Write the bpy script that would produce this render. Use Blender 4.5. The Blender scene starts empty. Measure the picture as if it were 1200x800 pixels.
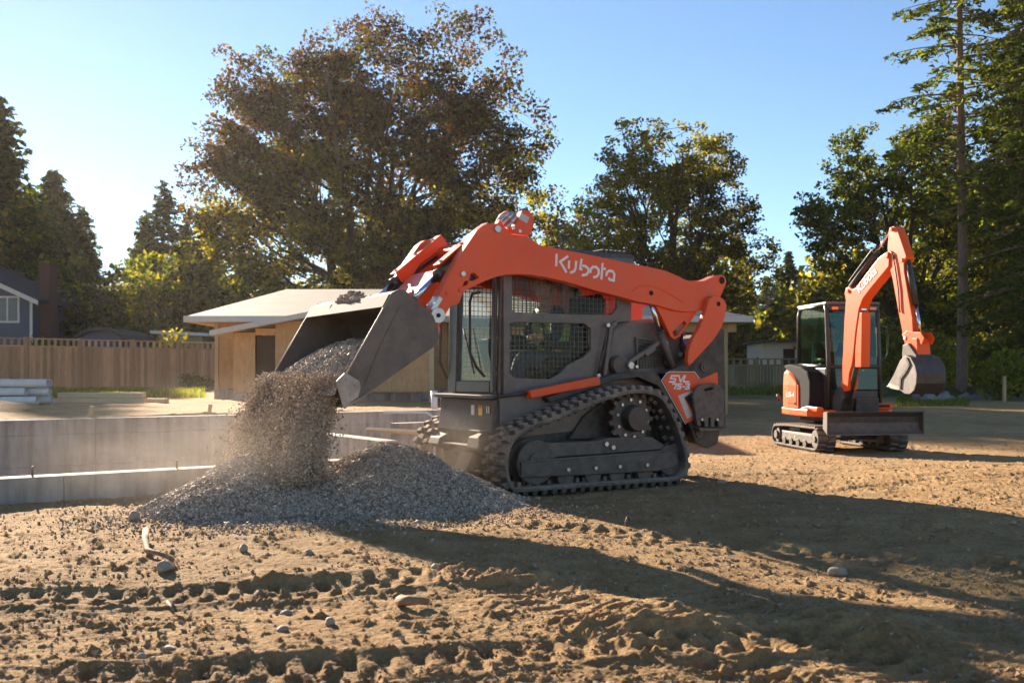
DUST, HAZE, SKY_STRENGTH, SUN_STRENGTH, EXPOSURE = True, .00015, .055, 5.0, 1.82
import bpy, bmesh, math, random
import numpy as np
from mathutils import Matrix, Vector, Euler
R = math.radians
random.seed(7)
scene = bpy.context.scene
col = scene.collection
F, YH, H = 1166.7, 437.0, 1.0          # focal length in photo pixels, horizon row, eye height
SUN_AZ, SUN_EL = R(28.5), R(17.5)      # sun: left of the view axis, above the horizon

# ------------------------------------------------------------------ helpers
WM = {}
def P(px, py, Y):
    """point at depth Y seen at photo pixel px,py"""
    return Vector(((px-600)/F*Y, Y, H+(YH-py)/F*Y))

class Frame:
    """a machine's own frame: x forward, y to its left, z up (world height)"""
    def __init__(s, ox, oy, ang):
        s.o = (ox, oy); s.h = (math.cos(ang), math.sin(ang)); s.l = (-math.sin(ang), math.cos(ang)); s.ang = ang
    def w(s, x, y, z):
        return (s.o[0]+x*s.h[0]+y*s.l[0], s.o[1]+x*s.h[1]+y*s.l[1], z)
    def bp(s, px, py, c):
        dx = (px-600)/F; dz = (YH-py)/F
        A = s.o[0]+c*s.l[0]; B = s.o[1]+c*s.l[1]
        x = (A-dx*B)/(dx*s.h[1]-s.h[0]); t = B+x*s.h[1]
        return (x, H+t*dz)
    def L(s, pts, c):
        return [s.bp(a, b, c) for a, b in pts]
WORLD = Frame(0, 0, 0)

def tag(o, label=None, cat=None, group=None, kind=None):
    if label: o['label'] = label
    if cat: o['category'] = cat
    if group: o['group'] = group
    if kind: o['kind'] = kind
    return o

def empty(name, loc, rz=0):
    o = bpy.data.objects.new(name, None); col.objects.link(o)
    o.location = loc; o.rotation_euler = (0, 0, rz); o.empty_display_size = .2
    WM[o.name] = Matrix.Translation(loc) @ Matrix.Rotation(rz, 4, 'Z')
    return o

def mesh_np(name, V, Fc, smooth=False):
    """fast mesh from numpy vertex array and face array (n,3) or (n,4)"""
    V = np.asarray(V, dtype=np.float32); Fc = np.asarray(Fc, dtype=np.int32)
    me = bpy.data.meshes.new(name); k = Fc.shape[1]; n = Fc.shape[0]
    me.vertices.add(len(V)); me.vertices.foreach_set('co', V.ravel())
    me.loops.add(n*k); me.loops.foreach_set('vertex_index', Fc.ravel())
    me.polygons.add(n); me.polygons.foreach_set('loop_start', np.arange(n, dtype=np.int32)*k)
    me.polygons.foreach_set('use_smooth', np.full(n, smooth))
    me.update(calc_edges=True); return me

def link(name, me, m, parent=None, loc=None, rz=0):
    o = bpy.data.objects.new(name, me); col.objects.link(o)
    if m and not len(me.materials): me.materials.append(m)
    if parent: o.parent = parent; WM[o.name] = WM[parent.name]
    else:
        if loc: o.location = loc
        o.rotation_euler = (0, 0, rz)
        WM[o.name] = Matrix.Translation(loc or (0, 0, 0)) @ Matrix.Rotation(rz, 4, 'Z')
    return o

class MB:
    def __init__(s, fr=WORLD):
        s.fr = fr; s.v = []; s.f = []; s.sm = []
    def add(s, vs, fs, smooth=False, raw=False):
        n = len(s.v)
        s.v += [tuple(v) if raw else s.fr.w(*v) for v in vs]
        s.f += [tuple(i+n for i in f) for f in fs]; s.sm += [smooth]*len(fs)
        return s
    def box(s, c, d, rot=None):
        """centre, full size, optional Euler rotation in the frame"""
        M = Euler(rot).to_matrix() if rot else Matrix.Identity(3)
        vs = [Vector(c)+M @ Vector((sx*d[0]/2, sy*d[1]/2, sz*d[2]/2)) for sx in (-1, 1) for sy in (-1, 1) for sz in (-1, 1)]
        return s.add(vs, [(0, 1, 3, 2), (4, 6, 7, 5), (0, 4, 5, 1), (2, 3, 7, 6), (0, 2, 6, 4), (1, 5, 7, 3)])
    def bx(s, x0, x1, y0, y1, z0, z1):
        return s.box(((x0+x1)/2, (y0+y1)/2, (z0+z1)/2), (abs(x1-x0), abs(y1-y0), abs(z1-z0)))
    def prism(s, poly, y0, y1):
        """polygon in x,z extruded from y0 to y1"""
        n = len(poly); vs = [(x, y0, z) for x, z in poly]+[(x, y1, z) for x, z in poly]
        fs = [tuple(range(n)), tuple(range(2*n-1, n-1, -1))]+[(i, i+n, (i+1) % n+n, (i+1) % n) for i in range(n)]
        return s.add(vs, fs)
    def prismz(s, poly, z0, z1):
        n = len(poly); vs = [(x, y, z0) for x, y in poly]+[(x, y, z1) for x, y in poly]
        fs = [tuple(range(n)), tuple(range(2*n-1, n-1, -1))]+[(i, i+n, (i+1) % n+n, (i+1) % n) for i in range(n)]
        return s.add(vs, fs)
    def holed(s, outer, holes, y0, y1):
        bm = bmesh.new(); loops = []
        for lp in [outer]+holes:
            vs = [bm.verts.new((x, 0, z)) for x, z in lp]
            for i in range(len(vs)): bm.edges.new((vs[i], vs[(i+1) % len(vs)]))
            loops.append(vs)
        bmesh.ops.triangle_fill(bm, use_beauty=True, use_dissolve=False, edges=bm.edges[:], normal=(0, 1, 0))
        bm.verts.index_update()
        co = [v.co.copy() for v in bm.verts]; fs = [tuple(v.index for v in f.verts) for f in bm.faces]
        n = len(co); side = []
        for lp in loops:
            ix = [v.index for v in lp]
            side += [(ix[i], ix[(i+1) % len(ix)], ix[(i+1) % len(ix)]+n, ix[i]+n) for i in range(len(ix))]
        bm.free()
        return s.add([(c.x, y0, c.z) for c in co]+[(c.x, y1, c.z) for c in co], fs+[tuple(i+n for i in reversed(f)) for f in fs]+side)
    def tube(s, pts, r, n=10, cap=True, smooth=True):
        pts = [Vector(p) for p in pts]; rs = r if isinstance(r, (list, tuple)) else [r]*len(pts)
        vs = []; fs = []; up = None
        for i, p in enumerate(pts):
            d = (pts[min(i+1, len(pts)-1)]-pts[max(i-1, 0)]).normalized()
            if up is None:
                up = Vector((0, 0, 1)) if abs(d.z) < .9 else Vector((1, 0, 0))
            a = d.cross(up)
            if a.length < 1e-4: a = d.cross(Vector((0, 1, 0)))
            a.normalize(); b = a.cross(d).normalized(); up = b
            vs += [p+(a*math.cos(2*math.pi*k/n)+b*math.sin(2*math.pi*k/n))*rs[i] for k in range(n)]
        for i in range(len(pts)-1):
            fs += [(i*n+k, i*n+(k+1) % n, (i+1)*n+(k+1) % n, (i+1)*n+k) for k in range(n)]
        s.add(vs, fs, smooth)
        if cap:
            m = len(pts); s.add(vs[:n]+vs[-n:], [tuple(range(n-1, -1, -1)), tuple(range(n, 2*n))])
        return s
    def cy(s, c, r, y0, y1, n=24, r2=None):
        """cylinder along the frame's y axis; c = (x,z)"""
        return s.tube([(c[0], y0, c[1]), (c[0], y1, c[1])], [r, r2 or r], n)
    def ribbon(s, pts, w, y0, y1):
        """flat stroke in the x,z plane along pts"""
        for a, b in zip(pts[:-1], pts[1:]):
            d = Vector((b[0]-a[0], b[1]-a[1])); L = d.length
            if L < 1e-6: continue
            d /= L; q = Vector((-d.y, d.x))*w/2; e = d*w*.28
            A = Vector(a)-e; B = Vector(b)+e
            s.prism([tuple(A+q), tuple(B+q), tuple(B-q), tuple(A-q)], y0, y1)
            y1 += .00004*(1 if y1 > y0 else -1)
        return s
    def build(s, name, m, parent=None, bevel=0, seg=2, loc=None, rz=0, recalc=True):
        if parent: M = WM[parent.name].inverted()
        else: M = (Matrix.Translation(loc or (0, 0, 0)) @ Matrix.Rotation(rz, 4, 'Z')).inverted()
        me = bpy.data.meshes.new(name)
        me.from_pydata([M @ Vector(v) for v in s.v], [], s.f)
        me.polygons.foreach_set('use_smooth', s.sm)
        if recalc:
            bm = bmesh.new(); bm.from_mesh(me); bmesh.ops.remove_doubles(bm, verts=bm.verts, dist=1e-5)
            bmesh.ops.recalc_face_normals(bm, faces=bm.faces); bm.to_mesh(me); bm.free()
        me.update()
        o = link(name, me, m, parent, loc, rz)
        if bevel:
            b = o.modifiers.new('bevel', 'BEVEL'); b.width = bevel; b.segments = seg; b.limit_method = 'ANGLE'; b.angle_limit = R(35)
        return o

def copy_tree(o, parent=None):
    c = o.copy(); col.objects.link(c)
    if parent: c.parent = parent
    for ch in o.children: copy_tree(ch, c)
    return c

# numpy value noise -------------------------------------------------
def vnoise(x, y, seed=0):
    xi = np.floor(x).astype(np.int64); yi = np.floor(y).astype(np.int64)
    fx = x-xi; fy = y-yi; fx = fx*fx*(3-2*fx); fy = fy*fy*(3-2*fy)
    def h(a, b):
        n = (a*374761393+b*668265263+seed*982451653) & 0x7fffffff
        n = ((n ^ (n >> 13))*1274126177) & 0x7fffffff
        return ((n ^ (n >> 16)) & 0xffff)/65535.0
    return (h(xi, yi)*(1-fx)+h(xi+1, yi)*fx)*(1-fy)+(h(xi, yi+1)*(1-fx)+h(xi+1, yi+1)*fx)*fy
def fbm(x, y, o=4, seed=0, g=.5):
    s = 0; a = 1; t = 0
    for i in range(o):
        s = s+a*vnoise(x*2**i+17.3*i, y*2**i-9.1*i, seed+i); t += a; a *= g
    return s/t
def sst(x, a, b):
    t = np.clip((x-a)/(b-a), 0, 1); return t*t*(3-2*t)

# ------------------------------------------------------------------ materials
def new_mat(name):
    m = bpy.data.materials.new(name); m.use_nodes = True; nt = m.node_tree
    b = nt.nodes['Principled BSDF']; return m, nt, b
def N(nt, t, **kw):
    n = nt.nodes.new(t)
    for k, v in kw.items():
        if k in ('operation', 'blend_type', 'data_type', 'noise_dimensions', 'feature', 'wave_type', 'bands_direction', 'gradient_type', 'vector_type', 'object'): setattr(n, k, v)
        else: n.inputs[k].default_value = v
    return n
def ramp(nt, src, stops):
    r = nt.nodes.new('ShaderNodeValToRGB'); e = r.color_ramp.elements
    while len(e) < len(stops): e.new(.5)
    for i, (p, c) in enumerate(stops):
        e[i].position = p; e[i].color = (c[0], c[1], c[2], 1) if not isinstance(c, (int, float)) else (c, c, c, 1)
    nt.links.new(src, r.inputs[0]); return r
def coords(nt, kind='Object', scale=None):
    tc = nt.nodes.new('ShaderNodeTexCoord')
    if scale is None: return tc.outputs[kind]
    mp = nt.nodes.new('ShaderNodeMapping'); mp.inputs['Scale'].default_value = scale
    nt.links.new(tc.outputs[kind], mp.inputs[0]); return mp.outputs[0]
def noise(nt, scale, detail=6, rough=.6, vec=None):
    n = N(nt, 'ShaderNodeTexNoise', Scale=scale, Detail=detail, Roughness=rough)
    nt.links.new(vec if vec else coords(nt), n.inputs['Vector']); return n
def bump(nt, b, src, strength=.3, dist=.02, prev=None):
    n = N(nt, 'ShaderNodeBump', Strength=strength, Distance=dist)
    nt.links.new(src, n.inputs['Height'])
    if prev: nt.links.new(prev, n.inputs['Normal'])
    nt.links.new(n.outputs[0], b.inputs['Normal']); return n.outputs[0]

def basic(name, c1, c2=None, rough=.5, metal=0, scale=6, bmp=0, bdist=.01, coat=0, dust=0, spec=.5, vec=None, bscale=None):
    """worn two-tone surface with optional settled dust on upward faces"""
    m, nt, b = new_mat(name); c2 = c2 or tuple(x*.7 for x in c1)
    n = noise(nt, scale, 8, .65, coords(nt, 'Object', vec) if vec else None)
    r = ramp(nt, n.outputs['Fac'], [(.35, c1), (.68, c2)]); out = r.outputs[0]
    b.inputs['Roughness'].default_value = rough
    if dust:
        n2 = noise(nt, 9, 10, .75)
        geo = nt.nodes.new('ShaderNodeNewGeometry'); sx = nt.nodes.new('ShaderNodeSeparateXYZ')
        nt.links.new(geo.outputs['Normal'], sx.inputs[0])
        up = N(nt, 'ShaderNodeMath', operation='MULTIPLY_ADD'); up.inputs[1].default_value = .35; up.inputs[2].default_value = .0
        nt.links.new(sx.outputs['Z'], up.inputs[0])
        ad = N(nt, 'ShaderNodeMath', operation='ADD'); nt.links.new(up.outputs[0], ad.inputs[0]); nt.links.new(n2.outputs['Fac'], ad.inputs[1])
        rr = ramp(nt, ad.outputs[0], [(.38, 0), (.85, dust)])
        mx = N(nt, 'ShaderNodeMix', data_type='RGBA'); nt.links.new(rr.outputs[0], mx.inputs[0]); nt.links.new(out, mx.inputs[6])
        mx.inputs[7].default_value = (.36, .27, .19, 1); out = mx.outputs[2]
        ra = N(nt, 'ShaderNodeMapRange'); ra.inputs['To Min'].default_value = rough; ra.inputs['To Max'].default_value = .9
        nt.links.new(rr.outputs[0], ra.inputs[0]); nt.links.new(ra.outputs[0], b.inputs['Roughness'])
    nt.links.new(out, b.inputs['Base Color'])
    b.inputs['Metallic'].default_value = metal; b.inputs['Coat Weight'].default_value = coat; b.inputs['Coat Roughness'].default_value = .12
    b.inputs['Specular IOR Level'].default_value = spec
    if bmp:
        nb = noise(nt, bscale or scale*6, 8, .7); bump(nt, b, nb.outputs['Fac'], bmp, bdist)
    return m

def dirt_mat():
    m, nt, b = new_mat('dirt')
    v = coords(nt)
    big = noise(nt, .35, 5, .6, v); mid = noise(nt, 3.2, 8, .7, v); fine = noise(nt, 38, 8, .75, v)
    r1 = ramp(nt, mid.outputs['Fac'], [(.3, (.35, .205, .085)), (.5, (.49, .31, .14)), (.72, (.62, .425, .215))])
    r2 = ramp(nt, fine.outputs['Fac'], [(.32, .55), (.55, 1.0), (.75, 1.25)])
    mx = N(nt, 'ShaderNodeMix', data_type='RGBA', blend_type='MULTIPLY'); mx.inputs[0].default_value = .75
    nt.links.new(r1.outputs[0], mx.inputs[6]); nt.links.new(r2.outputs[0], mx.inputs[7])
    r3 = ramp(nt, big.outputs['Fac'], [(.35, (.8, .78, .76)), (.65, (1.1, 1.05, 1.0))])
    m2 = N(nt, 'ShaderNodeMix', data_type='RGBA', blend_type='MULTIPLY'); m2.inputs[0].default_value = 1
    nt.links.new(mx.outputs[2], m2.inputs[6]); nt.links.new(r3.outputs[0], m2.inputs[7])
    # mossy ground far beyond the site
    sp = nt.nodes.new('ShaderNodeSeparateXYZ'); nt.links.new(v, sp.inputs[0])
    jit = noise(nt, .25, 4, .6, v)
    ma = N(nt, 'ShaderNodeMath', operation='MULTIPLY_ADD'); ma.inputs[1].default_value = 18.0
    nt.links.new(jit.outputs['Fac'], ma.inputs[0]); nt.links.new(sp.outputs['Y'], ma.inputs[2])
    far = ramp(nt, ma.outputs[0], [(0, 0), (1, 1)])
    mr = N(nt, 'ShaderNodeMapRange'); mr.inputs['From Min'].default_value = 46; mr.inputs['From Max'].default_value = 54
    nt.links.new(ma.outputs[0], mr.inputs[0])
    m3 = N(nt, 'ShaderNodeMix', data_type='RGBA'); nt.links.new(mr.outputs[0], m3.inputs[0]); nt.links.new(m2.outputs[2], m3.inputs[6]); m3.inputs[7].default_value = (.085, .095, .035, 1)
    nt.links.new(m3.outputs[2], b.inputs['Base Color']); b.inputs['Roughness'].default_value = .95; b.inputs['Specular IOR Level'].default_value = .15
    nb = noise(nt, 22, 10, .75, v); p = bump(nt, b, nb.outputs['Fac'], .9, .03)
    vo = N(nt, 'ShaderNodeTexVoronoi', Scale=55); nt.links.new(v, vo.inputs['Vector'])
    p = bump(nt, b, vo.outputs['Distance'], .6, .010, p)
    nf = noise(nt, 110, 6, .8, v); bump(nt, b, nf.outputs['Fac'], .8, .008, p)
    return m

def island_mat(name, stops, rough=.9, bmp=0, trans=0, tcol=None, spec=.2, fuzz=0):
    """each loose piece (stone, leaf) gets its own tone"""
    m, nt, b = new_mat(name)
    g = nt.nodes.new('ShaderNodeNewGeometry'); r = ramp(nt, g.outputs['Random Per Island'], stops)
    out = r.outputs[0]
    if fuzz:
        n = noise(nt, fuzz, 3, .5); rr = ramp(nt, n.outputs['Fac'], [(.35, .6), (.65, 1.35)])
        mx = N(nt, 'ShaderNodeMix', data_type='RGBA', blend_type='MULTIPLY'); mx.inputs[0].default_value = 1
        nt.links.new(out, mx.inputs[6]); nt.links.new(rr.outputs[0], mx.inputs[7]); out = mx.outputs[2]
    nt.links.new(out, b.inputs['Base Color']); b.inputs['Roughness'].default_value = rough; b.inputs['Specular IOR Level'].default_value = spec
    if trans:
        t = nt.nodes.new('ShaderNodeBsdfTranslucent'); mc = N(nt, 'ShaderNodeMix', data_type='RGBA', blend_type='MULTIPLY'); mc.inputs[0].default_value = 1
        nt.links.new(out, mc.inputs[6]); mc.inputs[7].default_value = (*tcol, 1); nt.links.new(mc.outputs[2], t.inputs['Color'])
        ms = nt.nodes.new('ShaderNodeMixShader'); ms.inputs[0].default_value = trans
        nt.links.new(b.outputs[0], ms.inputs[1]); nt.links.new(t.outputs[0], ms.inputs[2])
        nt.links.new(ms.outputs[0], nt.nodes['Material Output'].inputs['Surface'])
    return m

def glass_mat(name, tint, refl=.12, rough=.03):
    m, nt, b = new_mat(name); nt.nodes.remove(b)
    t = nt.nodes.new('ShaderNodeBsdfTransparent'); t.inputs[0].default_value = (*tint, 1)
    g = nt.nodes.new('ShaderNodeBsdfGlossy'); g.inputs['Roughness'].default_value = rough; g.inputs['Color'].default_value = (.9, .95, .95, 1)
    fr = nt.nodes.new('ShaderNodeLayerWeight'); fr.inputs[0].default_value = .25
    ma = N(nt, 'ShaderNodeMath', operation='MULTIPLY_ADD'); ma.inputs[1].default_value = .35; ma.inputs[2].default_value = refl
    nt.links.new(fr.outputs['Fresnel'], ma.inputs[0])
    ms = nt.nodes.new('ShaderNodeMixShader'); nt.links.new(ma.outputs[0], ms.inputs[0]); nt.links.new(t.outputs[0], ms.inputs[1]); nt.links.new(g.outputs[0], ms.inputs[2])
    nt.links.new(ms.outputs[0], nt.nodes['Material Output'].inputs['Surface']); return m

def wood_mat(name, c1, c2, vec=(14, 14, 1.2), board=None, rough=.8):
    m, nt, b = new_mat(name)
    n = noise(nt, 1.6, 9, .7, coords(nt, 'Object', vec)); r = ramp(nt, n.outputs['Fac'], [(.3, c1), (.7, c2)])
    g = nt.nodes.new('ShaderNodeNewGeometry'); rr = ramp(nt, g.outputs['Random Per Island'], [(0, .7), (1, 1.2)])
    mx = N(nt, 'ShaderNodeMix', data_type='RGBA', blend_type='MULTIPLY'); mx.inputs[0].default_value = 1
    nt.links.new(r.outputs[0], mx.inputs[6]); nt.links.new(rr.outputs[0], mx.inputs[7]); nt.links.new(mx.outputs[2], b.inputs['Base Color'])
    b.inputs['Roughness'].default_value = rough; b.inputs['Specular IOR Level'].default_value = .2
    bump(nt, b, n.outputs['Fac'], .3, .01); return m

def concrete_mat():
    m, nt, b = new_mat('concrete')
    v = coords(nt); n = noise(nt, 2.2, 9, .7, v); n2 = noise(nt, 18, 6, .6, v)
    r = ramp(nt, n.outputs['Fac'], [(.3, (.31, .27, .225)), (.7, (.48, .425, .355))])
    # streaks running down the form marks
    st = noise(nt, 1.3, 6, .6, coords(nt, 'Object', (7, 7, .8))); r2 = ramp(nt, st.outputs['Fac'], [(.35, .62), (.62, 1.08)])
    mx = N(nt, 'ShaderNodeMix', data_type='RGBA', blend_type='MULTIPLY'); mx.inputs[0].default_value = 1
    nt.links.new(r.outputs[0], mx.inputs[6]); nt.links.new(r2.outputs[0], mx.inputs[7]); nt.links.new(mx.outputs[2], b.inputs['Base Color'])
    b.inputs['Roughness'].default_value = .9; bump(nt, b, n2.outputs['Fac'], .25, .01); return m

M = {}
M['dirt'] = dirt_mat()
M['orange'] = basic('orange_paint', (.86, .085, .006), (.78, .070, .006), .40, 0, 1.5, .04, .002, .15, .26, spec=.3)
M['orange2'] = basic('excavator_orange', (.90, .11, .004), (.82, .095, .004), .40, 0, 2, .03, .002, .1, .06, spec=.25)
M['steel'] = basic('dark_grey_steel', (.082, .070, .062), (.048, .042, .038), .55, .25, 3, .12, .003, 0, .55)
M['cabgrey'] = basic('cab_grey_paint', (.118, .100, .088), (.08, .068, .06), .45, 0, 3, .06, .002, .1, .5)
M['bucket'] = basic('bucket_steel', (.125, .105, .09), (.075, .064, .056), .50, .35, 2.2, .15, .004, 0, .6)
M['edge'] = basic('worn_steel', (.46, .39, .32), (.28, .235, .19), .5, .35, 8, .2, .003, 0, .4)
M['dusty'] = basic('dusty_steel', (.20, .165, .13), (.12, .10, .085), .8, .0, 5, .2, .004)
M['chrome'] = basic('chrome_rod', (.75, .75, .76), (.65, .66, .68), .12, 1, 4)
M['pin'] = basic('zinc_pin', (.6, .58, .55), (.45, .43, .4), .35, .8, 10)
M['rubber'] = basic('track_rubber', (.080, .068, .058), (.045, .040, .036), .85, 0, 5, .4, .006, 0, 1.0)
M['black'] = basic('black_plastic', (.018, .018, .019), (.012, .012, .013), .38, 0, 5, .05, .002, .1, .25)
M['blacklow'] = basic('black_frame', (.022, .021, .020), (.014, .014, .014), .5, .2, 5, .1, .003, 0, .4)
M['matte'] = basic('matte_black_cover', (.022, .022, .023), (.016, .016, .017), .8, 0, 5, .05, .002, 0, 0, spec=.1)
M['hose'] = basic('black_hose', (.015, .015, .016), None, .5)
M['white'] = basic('white_decal', (.82, .80, .77), (.72, .70, .67), .4, 0, 20)
M['silver'] = basic('silver_decal', (.50, .48, .45), (.40, .38, .36), .4, .2, 20)
M['yellow'] = basic('yellow_decal', (.85, .55, .03), (.75, .48, .03), .45)
M['amber'] = basic('amber_lens', (.85, .25, .03), (.8, .22, .03), .2, 0, 10, 0, .01, .6)
M['lens'] = basic('clear_lens', (.75, .76, .78), (.6, .62, .65), .12, .3, 10, 0, .01, .6)
M['concrete'] = concrete_mat()
M['osb'] = wood_mat('plywood_sheathing', (.50, .27, .11), (.66, .41, .20), (5, 5, 2))
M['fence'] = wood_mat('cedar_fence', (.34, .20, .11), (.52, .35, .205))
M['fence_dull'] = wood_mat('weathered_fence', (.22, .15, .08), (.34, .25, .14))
M['lumber'] = wood_mat('pale_lumber', (.50, .36, .20), (.62, .46, .28), (2, 12, 12))
M['post'] = wood_mat('timber_post', (.42, .28, .13), (.55, .38, .2))
M['roof'] = basic('roof_underlay', (.44, .35, .25), (.36, .285, .20), .8, 0, 1.2, .1, .01)
M['trim'] = basic('pale_trim', (.62, .56, .48), (.55, .50, .43), .7)
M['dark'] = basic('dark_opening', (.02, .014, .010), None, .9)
M['siding'] = basic('blue_grey_siding', (.085, .095, .125), (.07, .08, .105), .7, 0, 2)
M['brick'] = basic('chimney_brick', (.14, .07, .05), (.09, .05, .04), .9, 0, 14)
M['shingle'] = basic('dark_shingles', (.085, .07, .06), (.05, .045, .04), .95, 0, 8, .4, .01)
M['pvc'] = basic('white_pipe', (.76, .71, .65), (.66, .61, .55), .35)
M['tarp'] = basic('black_tarp', (.012, .012, .013), (.02, .019, .018), .45, 0, 2, .5, .03)
M['silt'] = basic('grey_fabric', (.30, .28, .25), (.17, .155, .135), .8, 0, 2, .4, .02)
M['bark'] = basic('maple_bark', (.10, .075, .055), (.055, .042, .033), .95, 0, 3, .8, .03)
M['barkfir'] = basic('fir_bark', (.30, .20, .13), (.17, .115, .08), .95, 0, 3, .8, .03, vec=(4, 4, 1))
M['stone'] = island_mat('gravel_stone', [(0, (.15, .11, .08)), (.35, (.32, .245, .18)), (.7, (.47, .365, .265)), (1, (.64, .52, .38))], .75, spec=.35)
M['stone_lit_tint'] = island_mat('lit_tint_gravel_stone', [(0, (.24, .175, .115)), (.35, (.40, .30, .21)), (.7, (.52, .41, .30)), (1, (.68, .56, .42))], .8, spec=.3)  # lighter copy of the gravel colour, painted to offset the backlit stream's shade
M['gravelbase'] = basic('gravel_bed', (.27, .215, .165), (.17, .135, .10), .9, 0, 40, .8, .02)
M['pebble'] = island_mat('ground_pebble', [(0, (.16, .11, .07)), (.5, (.30, .21, .13)), (.9, (.38, .29, .20)), (1, (.46, .39, .31))], .85)
M['rock'] = basic('field_rock', (.40, .31, .22), (.26, .20, .145), .8, 0, 12, .4, .01)
M['stick'] = basic('dry_root', (.38, .24, .14), (.2, .12, .07), .85, 0, 12, .4, .01)
M['leaf_rust'] = island_mat('maple_leaf_rust', [(0, (.030, .020, .010)), (.45, (.060, .036, .014)), (.8, (.095, .062, .018)), (1, (.15, .10, .025))], .6, trans=.42, tcol=(2.3, 1.7, .8), spec=.3, fuzz=.35)
M['leaf_gold'] = island_mat('maple_leaf_gold', [(0, (.055, .062, .012)), (.5, (.115, .115, .018)), (.85, (.19, .17, .024)), (1, (.24, .19, .03))], .6, trans=.56, tcol=(2.8, 2.5, .8), spec=.3, fuzz=.35)
M['leaf_green'] = island_mat('leaf_green', [(0, (.022, .040, .010)), (.5, (.055, .075, .014)), (.85, (.10, .115, .018)), (1, (.15, .13, .022))], .6, trans=.5, tcol=(2.5, 2.3, .8), spec=.3, fuzz=.3)
M['leaf_olive'] = island_mat('maple_leaf_olive', [(0, (.022, .030, .010)), (.5, (.045, .055, .014)), (1, (.10, .10, .022))], .6, trans=.45, tcol=(2.4, 2.0, .8), spec=.3, fuzz=.35)
M['leaf_lit_tint'] = island_mat('lit_tint_bush_leaf', [(0, (.09, .11, .015)), (.5, (.18, .20, .025)), (1, (.30, .28, .035))], .6, trans=.5, tcol=(2.2, 2.1, .7), spec=.3, fuzz=.3)  # leaf colour lightened in place of sunlight that nearby trees block
M['needle'] = island_mat('conifer_needles', [(0, (.020, .034, .010)), (.6, (.045, .065, .016)), (1, (.09, .10, .024))], .7, trans=.3, tcol=(2.4, 2.2, .9), spec=.2, fuzz=.4)
M['needle_l'] = island_mat('hemlock_needles', [(0, (.030, .050, .010)), (.6, (.070, .095, .016)), (1, (.13, .15, .025))], .7, trans=.4, tcol=(2.4, 2.2, .8), spec=.2, fuzz=.4)
M['grass'] = island_mat('grass_blade', [(0, (.06, .09, .02)), (.6, (.12, .15, .03)), (1, (.22, .21, .06))], .7, trans=.5, tcol=(2.2, 2.0, .7))
M['glass'] = glass_mat('cab_glass', (.92, .94, .92), .0)
M['glassd'] = glass_mat('door_glass', (.90, .92, .90), .0, .03)
M['glassd'].node_tree.nodes['Math'].inputs[1].default_value = .10
M['glassg'] = glass_mat('green_cab_glass', (.58, .74, .64), .03)
M['glassg'].node_tree.nodes['Math'].inputs[1].default_value = .15
M['skin'] = basic('skin', (.55, .30, .21), (.48, .25, .17), .5, 0, 8)
M['vest'] = basic('hi_vis_cloth', (.30, .58, .03), (.24, .48, .03), .8, 0, 8)
M['navy'] = basic('navy_cloth', (.02, .022, .035), (.012, .014, .02), .9)
M['denim'] = basic('denim', (.05, .07, .12), (.035, .05, .09), .9)
M['hair'] = basic('brown_hair', (.06, .035, .02), None, .6)
M['seatm'] = basic('seat_vinyl', (.02, .02, .022), None, .85, spec=.2)
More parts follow.
